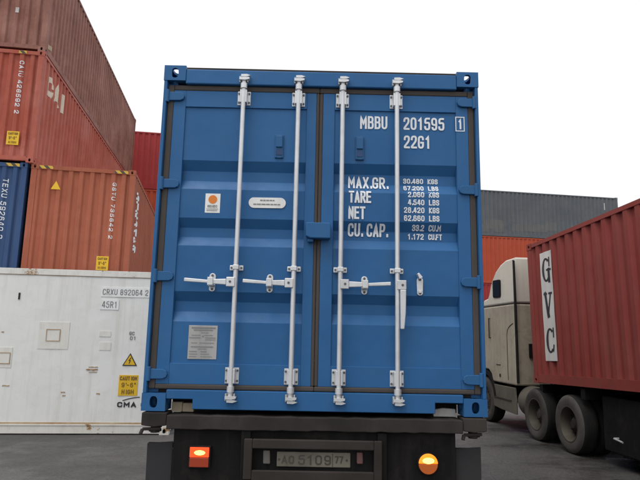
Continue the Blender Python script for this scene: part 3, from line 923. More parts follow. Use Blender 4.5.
# ------------------------------------------------------------------ trailer under the blue container
tr = thing('semi_trailer', 'dirty black container trailer carrying the blue container, tail lamps lit', 'trailer', (0, 0, 0))
bm_ = MB()
rg = random.Random(21)
nb = 36
bot = [(-1.028 + 2.064 * i / nb, 1.114 + 0.006 * i / nb + rg.uniform(-0.003, 0.003)) for i in range(nb + 1)]
top = [(-1.028 + 2.064 * i / nb, 1.210 + rg.uniform(-0.004, 0.002)) for i in range(nb, -1, -1)]
bm_.prism(bot + top, -0.030, 0.165)
part('rear_beam', bm_, 'steel_dark', tr, bevel=0.006)
for s in (-1, 1):
    x0, x1 = (-1.205, -1.031) if s < 0 else (1.039, 1.205)
    part('bolster_end', MB().prism([(x0, 1.222), (x1, 1.222), (x1, 1.135), ((x0 + x1) / 2, 1.125), (x0, 1.135)], -0.020, 0.155), 'steel_dark', tr, bevel=0.006)
    tl = MB()
    cx = s * 1.125
    tl.cyl((cx, 0.06, 1.126), (cx, 0.06, 1.078), 0.032, n=14)
    tl.cyl((cx, 0.06, 1.10), (cx, 0.06, 1.088), 0.050, n=6)
    tl.cyl((cx - 0.075, 0.01, 1.106), (cx + 0.05, 0.01, 1.112), 0.011, n=8)
    tl.cyl((cx - 0.075, 0.01, 1.106), (cx - 0.085, 0.0, 1.075), 0.013, n=8)
    part('twist_lock', tl, 'steel_dark', tr, smooth=40)
    a0, a1 = (-0.982, -0.507) if s < 0 else (0.494, 0.992)
    part('lamp_panel', MB().box(a0, a1, 0.02, 0.05, 0.62, 1.113), 'steel_black', tr, bevel=0.004)
    f0, f1 = (-1.172, -0.994) if s < 0 else (0.99, 1.178)
    fl = MB()
    fl.prism([(f0, 1.004), (f1, 1.018), (f1, 0.34), (f0 + 0.01, 0.34)], 0.055, 0.067)
    part('mudflap', fl, 'flap', tr)
    part('flap_hanger', MB().cyl((s * 0.52, 0.085, 0.99), (s * 1.17, 0.085, 0.99), 0.018, n=8), 'steel_black', tr)
    sp = MB()
    p = s * 0.506
    sp.box(min(p, p - s * 0.065), max(p, p - s * 0.065), -0.016, 0.048, 0.66, 1.111)
    part('bracket_plate', sp, 'steel_black', tr, bevel=0.004)
fm = MB()
fm.box(-0.482, -0.424, -0.046, -0.018, 0.795, 1.062)
fm.box(0.414, 0.470, -0.046, -0.018, 0.795, 1.062)
fm.box(-0.4239, 0.4139, -0.046, -0.018, 0.999, 1.062)
fm.box(-0.4239, 0.4139, -0.046, -0.018, 0.780, 0.857)
part('plate_frame', fm, 'frame_dirt', tr, bevel=0.007)
part('plate_shade_backing', MB().box(-0.50, 0.49, 0.0121, 0.03, 0.60, 1.1115), 'steel_black', tr)  # backs the plate, enlarged to black out the bright gap under the beam
lp = part('number_plate', MB().box(-0.256, 0.254, -0.004, 0.012, 0.876, 0.974), 'plate', tr, bevel=0.004)
mb = MB()
fl_ = lambda x, z: (x, -0.0055, z)
text_mb('AO', -0.222, 0.950, 0.898, -0.136, fl_, 0.0095, mb=mb)
text_mb('5109', -0.108, 0.956, 0.892, 0.118, fl_, 0.0100, mb=mb)
text_mb('77', 0.146, 0.952, 0.905, 0.204, fl_, 0.0085, mb=mb)
ribbon(mb, [(0.130, 0.966), (0.130, 0.884)], 0.004, fl_, 0.2)
for x in (-0.240, 0.228): mb.cyl((x, -0.004, 0.925), (x, -0.007, 0.925), 0.008, n=10)
part('plate_characters', mb, 'plate_ink', lp)
part('side_lamp', MB().prism([(-0.352, 0.982), (-0.304, 0.982), (-0.300, 0.892), (-0.350, 0.892)], -0.012, 0.0119), 'refl_grey', tr, bevel=0.008)
part('side_lamp', MB().prism([(0.297, 0.980), (0.340, 0.980), (0.342, 0.902), (0.298, 0.902)], -0.012, 0.0119), 'refl', tr, bevel=0.008)
# rectangular lamp on the left
lh = part('tail_lamp', MB().box(-0.866, -0.712, -0.018, 0.0198, 0.857, 1.006), 'steel_black', tr, bevel=0.006)
part('lit_lens', MB().box(-0.855, -0.723, -0.028, -0.018, 0.931, 0.997), 'lamp_red_on', lh, bevel=0.004)
part('bulb_glow', MB().prism([(-0.786 + 0.038 * math.cos(2 * math.pi * i / 20), 0.962 + 0.016 * math.sin(2 * math.pi * i / 20)) for i in range(20)], -0.0295, -0.0285), 'lamp_hot', lh)
part('dull_lens', MB().box(-0.855, -0.723, -0.026, -0.018, 0.866, 0.928), 'lamp_red_off', lh, bevel=0.004)
# round lamp on the right
rl = MB(); rl.lathe([(0.0, 0.0198), (0.073, 0.0198), (0.073, -0.016), (0.066, -0.018)], c=(0.791, 0, 0.914), n=32, axis='y')
rh = part('tail_lamp', rl, 'steel_black', tr, smooth=40)
def half(up_, r, y0, y1):
    pts = [(0.791 + r * math.cos(a), 0.914 + r * math.sin(a) * up_ + 0.002 * up_) for a in [math.pi * i / 16 for i in range(17)]]
    return MB().prism(pts, y0, y1)
part('lit_lens', half(1, 0.066, -0.026, -0.012), 'lamp_amber_on', rh, bevel=0.003)
part('bulb_glow', MB().prism([(0.791 + 0.040 * math.cos(2 * math.pi * i / 20), 0.936 + 0.020 * math.sin(2 * math.pi * i / 20)) for i in range(20)], -0.0275, -0.0265), 'lamp_hot', rh)
part('dull_lens', half(-1, 0.066, -0.024, -0.012), 'lamp_amber_off', rh, bevel=0.003)
for s in (-1, 1):
    part('frame_rail', MB().box(s * 0.44 - 0.06, s * 0.44 + 0.06, 0.166, 7.6, 0.86, 1.20), 'steel_black', tr)
for y in (1.0, 2.2, 3.4, 4.7, 5.9):
    part('cross_member', MB().box(-1.15, 1.15, y - 0.05, y + 0.05, 1.05, 1.215), 'steel_black', tr)
for y in (1.35, 2.68):
    part('axle', MB().cyl((-1.0, y, 0.49), (1.0, y, 0.49), 0.07, n=12), 'steel_black', tr)
    for s in (-0.44, 0.44): part('spring_hanger', MB().box(s - 0.08, s + 0.08, y - 0.35, y + 0.35, 0.52, 0.859), 'steel_black', tr)
    for s in (-1, 1):
        wheel(tr, s * 1.22, y, s, 0.49, 0.27, dual=True)
for s in (-1, 1):
    part('landing_leg', MB().box(s * 0.55 - 0.05, s * 0.55 + 0.05, 5.95, 6.05, 0.03, 0.95).box(s * 0.55 - 0.13, s * 0.55 + 0.13, 5.87, 6.13, 0.0, 0.03), 'steel_dark', tr)

# ------------------------------------------------------------------ stacks on the left
def frame2(p, yaw):
    d = Vector((math.cos(yaw), math.sin(yaw), 0)); f = Vector((-math.sin(yaw), math.cos(yaw), 0))
    return d, f
HC, STD, L40 = 2.896, 2.591, 12.192
# white reefer lying across in front of the stack
YW = R(5.86)
d, f = frame2(None, YW)
p_w1 = Vector((-3.055, 6.44, 0))
wr_right = p_w1 + d * 0.50
wc = wr_right - d * (L40 / 2) + f * (WD / 2)
wt = thing('reefer_container', 'long white refrigerated container with rust streaks, lying across in front of the coloured stack', 'container', wc, (0, 0, YW))
sO = -0.50 + L40 / 2          # local x of the point s = 0
def wx(s): return s + sO
l2 = L40 / 2
WF = -WD / 2                  # local y of the near face
for sx in (-1, 1):
    for sy in (-1, 1):
        for z in (CH / 2, HC - CH / 2):
            casting('reefer_rail', wt, (sx * (l2 - CL / 2), sy * (WD / 2 - CW / 2), z))
        part('corner_post', MB().box(sx * (l2 - 0.13), sx * (l2 - 0.006), sy * (WD / 2 - 0.12), sy * (WD / 2 - 0.006), CH, HC - CH), 'reefer_rail', wt)
for sy in (-1, 1):
    part('top_rail', MB().box(-l2 + CL, l2 - CL, sy * (WD / 2 - 0.07), sy * (WD / 2 - 0.004), HC - 0.112, HC - 0.004), 'reefer_rail', wt, bevel=0.004)
    br_ = MB()
    a = sy * (WD / 2 - 0.004)
    br_.box(-l2 + CL, l2 - CL, min(a, a - sy * 0.06), max(a, a - sy * 0.06), 0.018, 0.150)
    br_.box(-l2 + CL, l2 - CL, min(a + sy * 0.010, a - sy * 0.06), max(a + sy * 0.010, a - sy * 0.06), 0.152, 0.176)
    part('bottom_rail', br_, 'reefer_rail', wt, bevel=0.003)
    part('rail_seam', MB().box(-l2 + CL, l2 - CL, min(a - sy * 0.003, a - sy * 0.05), max(a - sy * 0.003, a - sy * 0.05), HC - 0.119, HC - 0.1125), 'rust_line', wt)
    part('rail_seam', MB().box(-l2 + CL, l2 - CL, min(a - sy * 0.004, a - sy * 0.05), max(a - sy * 0.004, a - sy * 0.05), 0.177, 0.206), 'rust_line', wt)
    sw = MB()
    xs = [-l2 + 0.14 + i * (2 * l2 - 0.28) / 120 for i in range(121)]
    zs = [0.2061 + i * (HC - 0.1125 - 0.2061) / 12 for i in range(13)]
    vs = []
    rg = random.Random(11)
    for j, z in enumerate(zs):
        for i, x in enumerate(xs):
            e = 0.0012 * math.sin(x * 1.3 + 0.7 * z) * math.sin(math.pi * j / 12) + (0.0035 if (i // 3) % 2 else 0.0) + rg.uniform(-0.0008, 0.0008)
            vs.append((x, sy * (WD / 2 - 0.0165 - e), z))
    sw.add(vs, [(j * 121 + i, j * 121 + i + 1, (j + 1) * 121 + i + 1, (j + 1) * 121 + i) for j in range(12) for i in range(120)])
    part('side_wall', sw, 'reefer', wt, smooth=60)
for sx in (-1, 1):
    part('end_wall', MB().box(sx * (l2 - 0.05), sx * (l2 - 0.03), -WD / 2 + 0.12, WD / 2 - 0.12, 0.02, HC - 0.02), 'reefer', wt)
part('roof', MB().box(-l2 + 0.05, l2 - 0.05, -WD / 2 + 0.05, WD / 2 - 0.05, HC - 0.06, HC - 0.02), 'reefer', wt)
part('floor', MB().box(-l2 + 0.05, l2 - 0.05, -WD / 2 + 0.07, WD / 2 - 0.07, 0.03, 0.16), 'steel_black', wt)
WY = WF + 0.014
def wfn(s, z): return (wx(s), WY - 0.003, z)
def wbox(s0, s1, z0, z1, t=0.004, base=0.0): return MB().box(wx(s0), wx(s1), WY - t - base, WY + 0.002 - base, z0, z1)
def outline(s0, s1, z0, z1, w):
    mb = MB()
    for p, q in (((s0, z0), (s1, z0)), ((s1, z0), (s1, z1)), ((s1, z1), (s0, z1)), ((s0, z1), (s0, z0))):
        ribbon(mb, [p, q], w, lambda s, z: (wx(s), WY - 0.010, z), 5)
    return mb
# riveted repair patches
for s0, s1, z0, z1, a, b_, c_, e in ((-1.891, -1.365, 1.465, 1.938, -1.751, -1.520, 1.607, 1.808), (-2.95, -2.30, 1.13, 1.48, -2.80, -2.33, 1.20, 1.385)):
    pt = part('repair_patch', wbox(s0, s1, z0, z1, 0.003), 'reefer_patch', wt)
    part('patch_cover', wbox(a, b_, c_, e, 0.006), 'reefer_patch', pt)
    part('patch_rust', outline(a, b_, c_, e, 0.014), 'rust_line', pt)
for s, z, w_, h_ in ((-0.74, 1.749, 0.20, 0.10), (-0.723, 1.529, 0.20, 0.14)):
    part('label_residue', wbox(s - w_ / 2, s + w_ / 2, z - h_ / 2, z + h_ / 2, 0.003), 'reefer_patch', wt)
for s, z, w_ in ((-0.90, 1.16, 0.16), (-0.92, 1.115, 0.20), (-0.90, 1.075, 0.14), (-1.38, 0.72, 0.07), (-1.36, 0.66, 0.05), (-0.78, 0.70, 0.06), (-2.35, 0.82, 0.12), (-2.5, 1.75, 0.05)):
    pts = [(wx(s) + w_ * (i / 5 - 0.5), z + random.uniform(0.003, 0.014)) for i in range(6)] + [(wx(s) + w_ * (i / 5 - 0.5), z - random.uniform(0.003, 0.016)) for i in range(5, -1, -1)]
    part('rust_scrape', MB().prism(pts, WY - 0.0035, WY + 0.002), 'rust_line', wt)
part('vent_slot', wbox(-2.30, -2.27, 2.33, 2.45, 0.006), 'steel_dark', wt)
for t, s0, s1, zt, zb in (('CRXU 892064 2', -0.840, -0.030, 2.560, 2.455), ('45R1', -0.835, -0.570, 2.335, 2.220)):
    bk = part('number_backing', wbox(s0 - 0.03, s1 + 0.03, zb - 0.035, zt + 0.035, 0.004), 'sticker', wt)
    part('number_lettering', text_mb(t, s0, zt, zb, s1, lambda s, z: (wx(s), WY - 0.006, z), 0.013), 'grey_ink', bk)
mb = text_mb('GCJ', -0.315, 1.80, 1.735, -0.175, wfn, 0.012)
text_mb('01', -0.30, 1.715, 1.65, -0.195, wfn, 0.012, mb=mb)
part('small_lettering', mb, 'grey_ink', wt)
tri = MB(); tri.prism([(wx(-0.40), 1.190), (wx(-0.14), 1.190), (wx(-0.27), 1.415)], WY - 0.004, WY + 0.001)
tb = part('warning_triangle', tri, 'dark_ink', wt)
tri = MB(); tri.prism([(wx(-0.37), 1.207), (wx(-0.17), 1.207), (wx(-0.27), 1.382)], WY - 0.006, WY - 0.0045)
part('triangle_field', tri, 'yellow', tb)
mb = MB()
ribbon(mb, [(-0.255, 1.33), (-0.285, 1.285), (-0.262, 1.285), (-0.280, 1.235)], 0.014, lambda s, z: (wx(s), WY - 0.0075, z), 1)
part('triangle_bolt', mb, 'dark_ink', tb)
cl = part('caution_label', wbox(-0.436, -0.104, 0.668, 1.028, 0.004), 'yellow', wt)
mb = MB()
wf6 = lambda s, z: (wx(s), WY - 0.006, z)
text_mb('CAUTION', -0.420, 1.005, 0.935, -0.120, wf6, 0.014, mb=mb)
text_mb("9'-6\"", -0.385, 0.895, 0.815, -0.150, wf6, 0.014, mb=mb)
text_mb('HIGH', -0.375, 0.775, 0.695, -0.165, wf6, 0.014, mb=mb)
part('label_lettering', mb, 'label_ink', cl)
mb = text_mb('CMA CGM', -0.435, 0.560, 0.468, 0.30, wfn, 0.024)
part('company_lettering', mb, 'dark_ink', wt)
mb = MB(); ribbon(mb, rnd([(-0.34, 0.585), (-0.20, 0.63), (-0.06, 0.645)], 0.1), 0.016, wfn, 1)
part('company_emblem', mb, 'dark_ink', wt)

YL = R(10.0)
d, f = frame2(None, YL)
TRc = Vector((-4.557, 9.737, 0))
cR = TRc - d * (WD / 2) + f * (L40 / 2)                    # column behind the white one
YC = R(8.5)
d, f = frame2(None, YC)
cLf = Vector((-7.03, 9.28, 0)) - d * (WD / 2) + f * (L40 / 2)     # its left neighbour
YC2 = R(7.6)
d, f = frame2(None, YC2)
cUp = Vector((-6.90, 9.25, 0)) - d * (WD / 2) + f * (L40 / 2)      # upper two, set a little to the right
zt = [0, HC, 2 * HC, 3 * HC]
GS = 'containers stacked behind the white one'
container('dark green container at ground level hidden behind the white container, beneath the orange-brown one', 'green', L40, HC, cR, YL, GS)
container('rust brown container at ground level hidden behind the white container, beneath the dark blue one', 'brown', L40, HC, cLf, YC, GS)
og = container('orange-brown container with yellow warning triangle, standing just above and behind the white container', 'orange', L40, HC, cR + Vector((0, 0, zt[1])), YL, GS)
nv = container('dark blue container with white upright number, beside the orange-brown one', 'navy', L40, HC, cLf + Vector((0, 0, zt[1])), YC, GS)
rd = container('faded red container with big cream side letters, on top of the dark blue one', 'red', L40, HC, cUp + Vector((0, 0, zt[2])), YC2, GS)
bw = container('weathered brown container, topmost of the tall stack over the faded red one', 'brown', L40, HC, cUp + Vector((0, 0, zt[3])), YC2, GS)

EF = end_fn(L40)
EF2 = end_fn(L40, off=0.007)
def hazard(o, x0, x1):
    part('hazard_stripe', MB().box(x0, x1, -L40 / 2 + 0.003, -L40 / 2 + 0.02, HC - 0.105, HC - 0.03), 'hazard', o)
def flat_x(k): return -(WD - 0.24) / 2 + (k + 0.17) * 0.25
for o in (og, rd, nv):
    if o is not rd: hazard(o, -1.04, -0.72)
    hazard(o, 0.72 if o is not rd else 0.62, 1.04 if o is not rd else 0.80)
# orange one: triangle, number, label, side lettering
mb = MB()
cx, cz = -0.62, 2.38
mb.add([EF2(cx - 0.11, cz - 0.09), EF2(cx + 0.11, cz - 0.09), EF2(cx, cz + 0.12)], [(0, 1, 2)])
mb.v = [(x, -L40 / 2 + 0.010, z) for x, y, z in mb.v]
mb2 = MB().prism([(cx - 0.11, cz - 0.09), (cx + 0.11, cz - 0.09), (cx, cz + 0.12)], -L40 / 2 + 0.006, -L40 / 2 + 0.019)
part('warning_triangle', mb2, 'yellow', og)
def fy(k=0.0): return lambda x, z: (x, -L40 / 2 + 0.016 - k, z)
def updown_number(o, s, x, zt_, zb_, hgt, mat='white_ink', w=0.018):
    part('upright_number', vtext_mb(s, x, zt_, zb_, hgt, EF, w), mat, o)
updown_number(og, 'GSTU 735642 2', flat_x(7) - 0.005, 2.55, 1.14, 0.085, w=0.016)
updown_number(rd, 'CAIU 428592 2', 0.66, 2.60, 1.22, 0.10)
updown_number(nv, 'TEXU 592640 2', 0.70, 2.48, 1.02, 0.11)
for o, x, z in ((og, 0.46, 0.36), (rd, 0.56, 0.42)):
    lab = part('caution_label', MB().box(x, x + 0.28, -L40 / 2 + 0.004, -L40 / 2 + 0.018, z, z + 0.34), 'yellow', o)
    mb = MB()
    fq = lambda a, c_: (a, -L40 / 2 + 0.002, c_)
    text_mb('CAUTION', x + 0.03, z + 0.31, z + 0.25, x + 0.25, fq, 0.012, mb=mb)
    text_mb("9'-6\"", x + 0.05, z + 0.21, z + 0.13, x + 0.22, fq, 0.014, mb=mb)
    text_mb('HIGH', x + 0.05, z + 0.09, z + 0.03, x + 0.23, fq, 0.012, mb=mb)
    part('label_lettering', mb, 'label_ink', lab)
SF = side_fn(L40, 1)
def side_v(a, b_): return SF(a, b_)
part('company_lettering', vtext_mb('GENSTAR', -L40 / 2 + 0.50, 2.50, 0.92, 0.50, side_fn(L40, 1, off=0.008), 0.06, 0.02), 'white_ink', og)
part('company_lettering', text_mb('CAI', -L40 / 2 + 0.50, 2.52, 1.98, -L40 / 2 + 1.90, SF, 0.15, 0.02), 'cream_ink', rd)
part('company_lettering', MB().box(0.42, 0.50, -L40 / 2 + 0.010, -L40 / 2 + 0.019, 0.98, 1.12), 'pale', bw)
part('repaint_patch', sheet(EF, -1.0, 0.05, 0.16, 0.62, 60, 2), 'orange', bw)
part('yellow_mark', sheet(SF, -L40 / 2 + 0.30, -L40 / 2 + 0.50, 0.24, 0.36, 12, 2), 'buff', bw)

# far stack, seen between the brown container and the blue one
yb = R(8.0)
d, f = frame2(None, yb)
cB = Vector((-8.96, 22.75, 0)) + d * 0.6 + f * (WD / 2)
GF = 'far stack beyond the brown container'
for k, (mt, lb_) in enumerate((('grey', 'grey container at the bottom of the far stack under the crimson one'), ('navy', 'dark blue container second up in the far stack under the crimson one'),
                               ('vermilion', 'orange-red container directly beneath the crimson one in the far stack'), ('crimson', 'crimson container topping the far stack between the brown and blue containers'))):
    container(lb_, mt, L40, HC, cB + Vector((0, 0, zt[k])), yb + math.pi / 2, GF)

# stack at the back right
yg = R(8.37)
d, f = frame2(None, yg)
cG = Vector((19.267, 31.40, 0)) - d * (L40 / 2) + f * (WD / 2)
z = 0
GR = 'stack beyond the cream truck'
for mt, h, lb_ in (('navy', STD, 'dark blue container on the ground under the stack beyond the cream truck'), ('crimson', STD, 'dark red container second up in the stack beyond the cream truck, partly behind its cab'),
                   ('vermilion', HC, 'bright orange-red container under the grey one beyond the cream truck'), ('grey', HC, 'weathered grey container topping the stack beyond the cream truck')):
    go = container(lb_, mt, L40, h, cG + Vector((0, 0, z)), yg + math.pi / 2, GR)
    z += h
fnG = side_fn(L40, -1, off=0.004)
part('upright_number', sheet(fnG, -5.20, -5.10, 2.05, 2.50, 6, 2), 'pale', go)
rg = random.Random(5)
for i in range(9):
    y0 = rg.uniform(-3.6, 5.0); ww = rg.uniform(0.5, 1.6); z0 = rg.uniform(0.25, 0.5)
    part('worn_patch', sheet(side_fn(L40, -1, off=0.003 + 0.0007 * i), y0, y0 + ww, z0, z0 + rg.uniform(0.25, 0.6), 24, 1), 'worn_grey', go)

# ------------------------------------------------------------------ red container on its trailer, cream tractor
YT = R(4.5)
TILT = R(-1.9)
O = Vector((4.068, 6.667, 1.015))
mrot = Matrix.Rotation(YT, 4, 'Z') @ Matrix.Rotation(TILT, 4, 'X')
corner = Vector((-WD / 2, L40 / 2, 0))
rc_loc = O - (mrot @ corner)
rc = container('maroon red container with white banner reading GVC, on the trailer behind the cream truck', 'maroon', L40, STD, rc_loc, YT, rot=(TILT, 0, YT), side_pitch=0.270, side_d=0.048)
def SFr(y, z): return (-(WD / 2 - 0.014 + 0.006 - 0.004 * math.sin(y * 23) - 0.002 * math.sin(z * 9)), y, z)   # cloth stretched over the ridges
def SFr2(y, z): p = SFr(y, z); return (p[0] - 0.003, p[1], p[2])
yF = L40 / 2
bn = part('banner', sheet(SFr, yF - 0.93, yF - 0.50, 0.40, 2.33, 24, 24), 'banner', rc)
def crescent(mb, cx, cz, rx, rz, a0, a1, k=0.42):
    n = 22
    vs = []
    for i in range(n + 1):
        a = a0 + (a1 - a0) * i / n
        vs.append(SFr2(cx + rx * math.cos(a), cz + rz * math.sin(a)))
        vs.append(SFr2(cx + (rx * (1 - k)) * math.cos(a), cz + rz * 0.90 * math.sin(a)))
    mb.add(vs, [(2 * i, 2 * i + 1, 2 * i + 3, 2 * i + 2) for i in range(n)])
mb = MB()
bx = yF - 0.715
# far end is to the left as seen, so mirrored u
def bl(u): return bx - u
def slab(u0, v0, u1, v1, w):
    ribbon(mb, [(bl(u0), v0), (bl(u1), v1)], w, SFr2, 0.03)
for cz, isG in ((2.00, True), (0.75, False)):
    n = 24
    vs = []
    for i in range(n + 1):
        a = R(48) + R(264) * i / n
        vs.append(SFr2(bl(0.155 * math.cos(a)), cz + 0.215 * math.sin(a)))
        vs.append(SFr2(bl(0.070 * math.cos(a) + 0.006), cz + 0.180 * math.sin(a)))
    mb.add(vs, [(2 * i, 2 * i + 1, 2 * i + 3, 2 * i + 2) for i in range(n)])
    slab(0.115, cz + 0.20, 0.115, cz + 0.07, 0.04)
    if isG:
        slab(0.095, cz - 0.20, 0.095, cz - 0.01, 0.07)
        slab(0.03, cz - 0.005, 0.16, cz - 0.005, 0.034)
    else:
        slab(0.095, cz - 0.17, 0.115, cz - 0.09, 0.04)
slab(-0.085, 1.57, 0.005, 1.19, 0.085)
slab(0.005, 1.19, 0.095, 1.57, 0.04)
slab(-0.14, 1.575, -0.03, 1.575, 0.034)
slab(0.05, 1.575, 0.14, 1.575, 0.034)
part('banner_lettering', mb, 'dark_ink', bn)

nT = Vector((math.cos(YT), math.sin(YT), 0)); fT = Vector((-math.sin(YT), math.cos(YT), 0))
t_org = Vector((O.x, O.y, 0)) + nT * (WD / 2)
# its trailer
rt_ = thing('semi_trailer', 'black container trailer under the maroon red container, behind the cream truck', 'trailer', t_org, (0, 0, YT))
def bz(s): return 1.0 - s * math.tan(-TILT)          # underside height at distance s ahead of the front
for s in (-1, 1):
    mb = MB()
    mb.prism([(0.05, bz(0.05) - 0.005), (0.05, bz(0.05) - 0.16), (-2.2, bz(-2.2) - 0.18), (-3.0, bz(-3) - 0.40), (-12.1, bz(-12.1) - 0.40), (-12.1, bz(-12.1) - 0.005)], s * 0.45 - 0.07, s * 0.45 + 0.07, 'yz')
    part('frame_rail', mb, 'steel_black', rt_)
    part('landing_leg', MB().box(s * 0.70 - 0.06, s * 0.70 + 0.06, -2.75, -2.62, 0.03, bz(-2.7) - 0.05).box(s * 0.70 - 0.15, s * 0.70 + 0.15, -2.85, -2.52, 0, 0.03), 'steel_black', rt_)
    part('side_guard', MB().box(s * 1.14 - 0.015, s * 1.14 + 0.015, -7.6, -3.4, 0.42, 0.54).box(s * 1.14 - 0.015, s * 1.14 + 0.015, -7.6, -3.4, 0.70, 0.82), 'steel_black', rt_)
for y in (-0.2, -1.6, -3.2, -5.0, -6.8, -8.6, -10.4, -12.0):
    part('cross_member', MB().box(-1.18, 1.18, y - 0.06, y + 0.06, bz(y) - 0.17, bz(y) - 0.006), 'steel_black', rt_)
part('shade_box', MB().box(-1.10, -0.30, -3.75, -1.98, 0.20, 0.985), 'steel_black', rt_, bevel=0.02)  # black box added to darken the space under the trailer
part('shade_block', MB().box(-0.38, 0.38, -3.1, -2.2, 0.35, 0.86), 'steel_black', rt_)  # black block added to stop light showing through beneath the trailer
part('leg_brace', MB().cyl((-0.70, -2.68, 0.55), (0.70, -2.68, 0.55), 0.03, n=8), 'zinc_dull', rt_)
part('crank_handle', MB().cyl((-1.10, -2.35, 0.42), (-1.17, -2.35, 0.42), 0.014, n=8).cyl((-1.17, -2.35, 0.42), (-1.17, -2.55, 0.40), 0.014, n=8), 'zinc_dull', rt_)
for y in (-8.6, -9.9, -11.2):
    part('axle', MB().cyl((-1.0, y, 0.49), (1.0, y, 0.49), 0.07, n=12), 'steel_black', rt_)
    for s in (-1, 1):
        wheel(rt_, s * 1.22, y, s, 0.49, 0.27, dual=True)

# the tractor (cab over engine), driving away
tk = thing('truck_tractor', 'cream cab-over truck with high roof sleeper and dusty wheels, hitched to the maroon container trailer', 'truck', t_org, (0, 0, YT))
HW = 1.23
lo = MB()
lo.prism([(0.74, 0.90), (0.74, 2.51), (2.46, 2.51), (2.62, 2.44), (2.98, 1.55), (3.02, 0.62), (2.96, 0.45), (2.90, 0.45), (2.90, 0.90), (2.84, 1.05), (2.66, 1.14), (2.18, 1.14), (2.02, 1.05), (1.94, 0.90)], -HW, HW, 'yz')
body = part('cab_body', lo, 'cream', tk, bevel=0.05)
hi = MB()
prof = [(0.74, 2.53), (0.74, 3.46), (1.20, 3.46), (1.48, 3.39), (1.73, 3.26), (1.90, 3.09), (2.00, 2.95), (2.10, 2.77), (2.16, 2.71), (2.40, 2.68), (2.47, 2.60), (2.47, 2.53)]
n = len(prof)
vs = []
for s in (-1, 1):
    for y, z_ in prof:
        vs.append((s * (HW - 0.02 - 0.10 * max(0, (z_ - 2.9)) ** 1.5), y, z_))
fs = [tuple(range(n)), tuple(range(2 * n - 1, n - 1, -1))] + [(i, n + i, n + (i + 1) % n, (i + 1) % n) for i in range(n)]
hi.add(vs, fs)
roof = part('roof_fairing', hi, 'white_cab', tk, bevel=0.06)
part('roof_seam', MB().box(-HW + 0.012, HW - 0.012, 0.76, 2.44, 2.500, 2.540), 'steel_dark', tk)
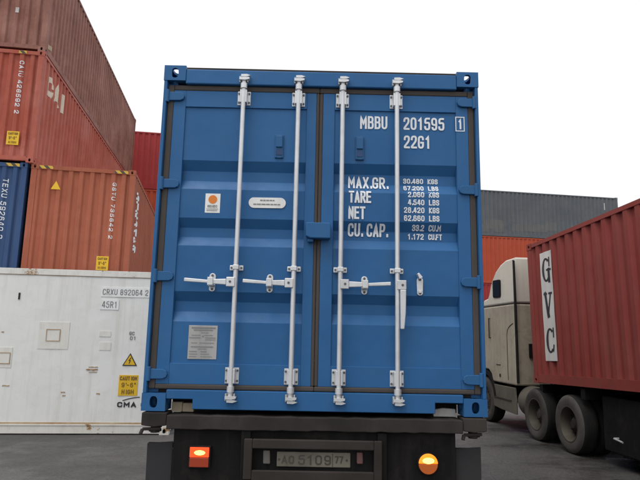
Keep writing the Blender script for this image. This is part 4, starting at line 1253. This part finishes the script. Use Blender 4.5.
for s in (-1, 1):
    xs_ = s * (HW - 0.018)
    wn_ = MB()
    rr_ = rnd([(1.62, 2.685), (1.83, 2.70), (1.82, 3.08), (1.43, 3.07), (1.41, 2.685), (1.62, 2.685)], 0.06)
    wn_.prism(rr_[:-1], xs_ - s * 0.03, xs_ + s * 0.012, 'yz')
    wd_ = part('sleeper_window', wn_, 'steel_black', roof)
    gl_ = MB()
    gl_.prism([(1.62 + (a - 1.62) * 0.86, 2.885 + (b_ - 2.885) * 0.86) for a, b_ in rr_[:-1]], xs_ + s * 0.012, xs_ + s * 0.016, 'yz')
    part('window_glass', gl_, 'glass', wd_)
    # door with its window, step
    dw = MB().prism([(2.36, 1.60), (2.84, 1.55), (2.62, 2.25), (2.38, 2.30)], s * HW - s * 0.01, s * HW + s * 0.006, 'yz')
    part('door_window', dw, 'glass', body)
    part('grab_handle', MB().cyl((s * (HW + 0.035), 2.00, 1.82), (s * (HW + 0.035), 2.00, 2.26), 0.014, n=8).cyl((s * HW, 2.0, 1.83), (s * (HW + 0.035), 2.0, 1.83), 0.012, n=8).cyl((s * HW, 2.0, 2.25), (s * (HW + 0.035), 2.0, 2.25), 0.012, n=8), 'steel_dark', body)
    bd = MB()
    o_ = rnd([(1.12, 0.98), (1.12, 2.02), (0.80, 2.12)], 0.18)
    for p, q in zip(o_, o_[1:]):
        bd.cyl((s * HW, p[0], p[1]), (s * HW, q[0], q[1]), 0.009, n=6)
    part('locker_seam', bd, 'steel_dark', body)
    part('locker_latch', MB().box(s * HW - 0.01, s * HW + 0.012, 1.50, 1.56, 1.02, 1.08).box(s * HW - 0.008, s * HW + 0.008, 1.50, 1.72, 1.26, 1.275), 'steel_dark', body)
    # side extender behind the cab
    ex = MB().prism([(0.735, 0.95), (0.735, 2.50), (0.735, 3.40), (0.68, 3.38), (0.66, 2.5), (0.66, 0.95)], s * (HW - 0.03), s * (HW - 0.005), 'yz')
    part('side_extender', ex, 'steel_black', tk)
    # skirt, fuel tank, steps
    sk = MB().prism([(2.02, 0.845), (0.84, 0.85), (0.80, 0.60), (0.80, 0.34), (1.50, 0.36), (1.93, 0.39)], s * 1.19, s * 1.23, 'yz')
    part('side_skirt', sk, 'dirty_cab', tk, bevel=0.01)
    part('skirt_step', MB().box(s * 1.20, s * 1.245, 1.0, 1.9, 0.58, 0.60), 'steel_dark', tk)
    ft = MB()
    ft.cyl((s * 0.90, 0.44, 0.60), (s * 0.90, 0.79, 0.60), 0.30, n=36)
    part('air_tank', ft, 'dirty_cab', tk, smooth=40, bevel=0.02)
    arc = MB()
    for k0 in range(16):
        a0, a1 = R(10 + 160 * k0 / 16), R(10 + 160 * (k0 + 1) / 16)
        q = [(2.42 + r_ * math.cos(a), 0.49 + r_ * math.sin(a)) for r_, a in ((0.56, a0), (0.64, a0), (0.64, a1), (0.56, a1))]
        arc.prism(q, s * 0.95, s * 1.245, 'yz')
    part('wheel_arch', arc, 'steel_black', tk)
    mir = MB().box(s * 1.36 - 0.10, s * 1.36 + 0.10, 2.93, 3.03, 1.75, 2.20).cyl((s * 1.18, 2.80, 2.25), (s * 1.36, 2.98, 2.20), 0.015, n=8).cyl((s * 1.18, 2.92, 1.70), (s * 1.36, 2.98, 1.75), 0.015, n=8)
    part('mirror', mir, 'steel_black', tk, bevel=0.02)
    wheel(tk, s * 1.215, 2.42, s, 0.49, 0.28, dual=False, deep=False)
    for y in (-0.03, -1.22):
        wheel(tk, s * 1.235, y, s, 0.462, 0.26, dual=True)
    part('frame_rail', MB().box(s * 0.43 - 0.05, s * 0.43 + 0.05, -2.1, 2.7, 0.55, 0.85), 'steel_black', tk)
    part('headlamp', MB().box(s * 0.9 - 0.18, s * 0.9 + 0.18, 2.985, 3.035, 0.72, 0.92), 'glass', tk, bevel=0.02)
part('windscreen', MB().prism([(2.66, 2.40), (2.965, 1.64), (2.985, 1.645), (2.685, 2.41)], -1.08, 1.08, 'yz'), 'glass', body)
part('bumper', MB().box(-1.22, 1.22, 2.965, 3.10, 0.34, 0.66), 'dirty_cab', tk, bevel=0.04)
part('grille', MB().box(-0.6, 0.6, 3.0, 3.04, 0.80, 1.45), 'steel_black', tk, bevel=0.02)
part('engine', MB().box(-0.40, 0.40, 1.0, 2.8, 0.40, 1.0), 'steel_black', tk)
part('fifth_wheel', MB().box(-0.45, 0.45, -1.10, -0.15, 0.78, 0.835), 'steel_black', tk)
for y in (-0.03, -1.22, 2.42):
    part('axle', MB().cyl((-1.0, y, 0.475), (1.0, y, 0.475), 0.08, n=12), 'steel_black', tk)
hs = MB()
for k0, xo in enumerate((-0.75, -0.60, -0.45)):
    pts = [(xo, 0.735, 1.55), (xo - 0.05, 0.55, 1.10), (xo + 0.05, 0.30, 0.95), (xo, 0.10, 0.98)]
    for p, q in zip(pts, pts[1:]): hs.cyl(p, q, 0.014, n=8)
part('air_hoses', hs, 'steel_black', tk)
part('connector_panel', MB().box(-0.95, -0.70, 0.700, 0.739, 1.45, 1.72), 'steel_black', body)

for o in bpy.data.objects:
    if o.name.split('.')[0] in ('bracket_bolts', 'guide_bolts', 'keeper_bolts', 'vent_bolts', 'plate_print', 'sticker_print', 'upright_number', 'company_lettering'):
        o['kind'] = 'stuff'

# ------------------------------------------------------------------ unseen container added beyond the trailer to block light under it
d, f = frame2(None, YL)
container('unseen dark green container added on the far side of the maroon one to block light', 'green', L40, HC, Vector((9.4, 2.2, 0)), YT)
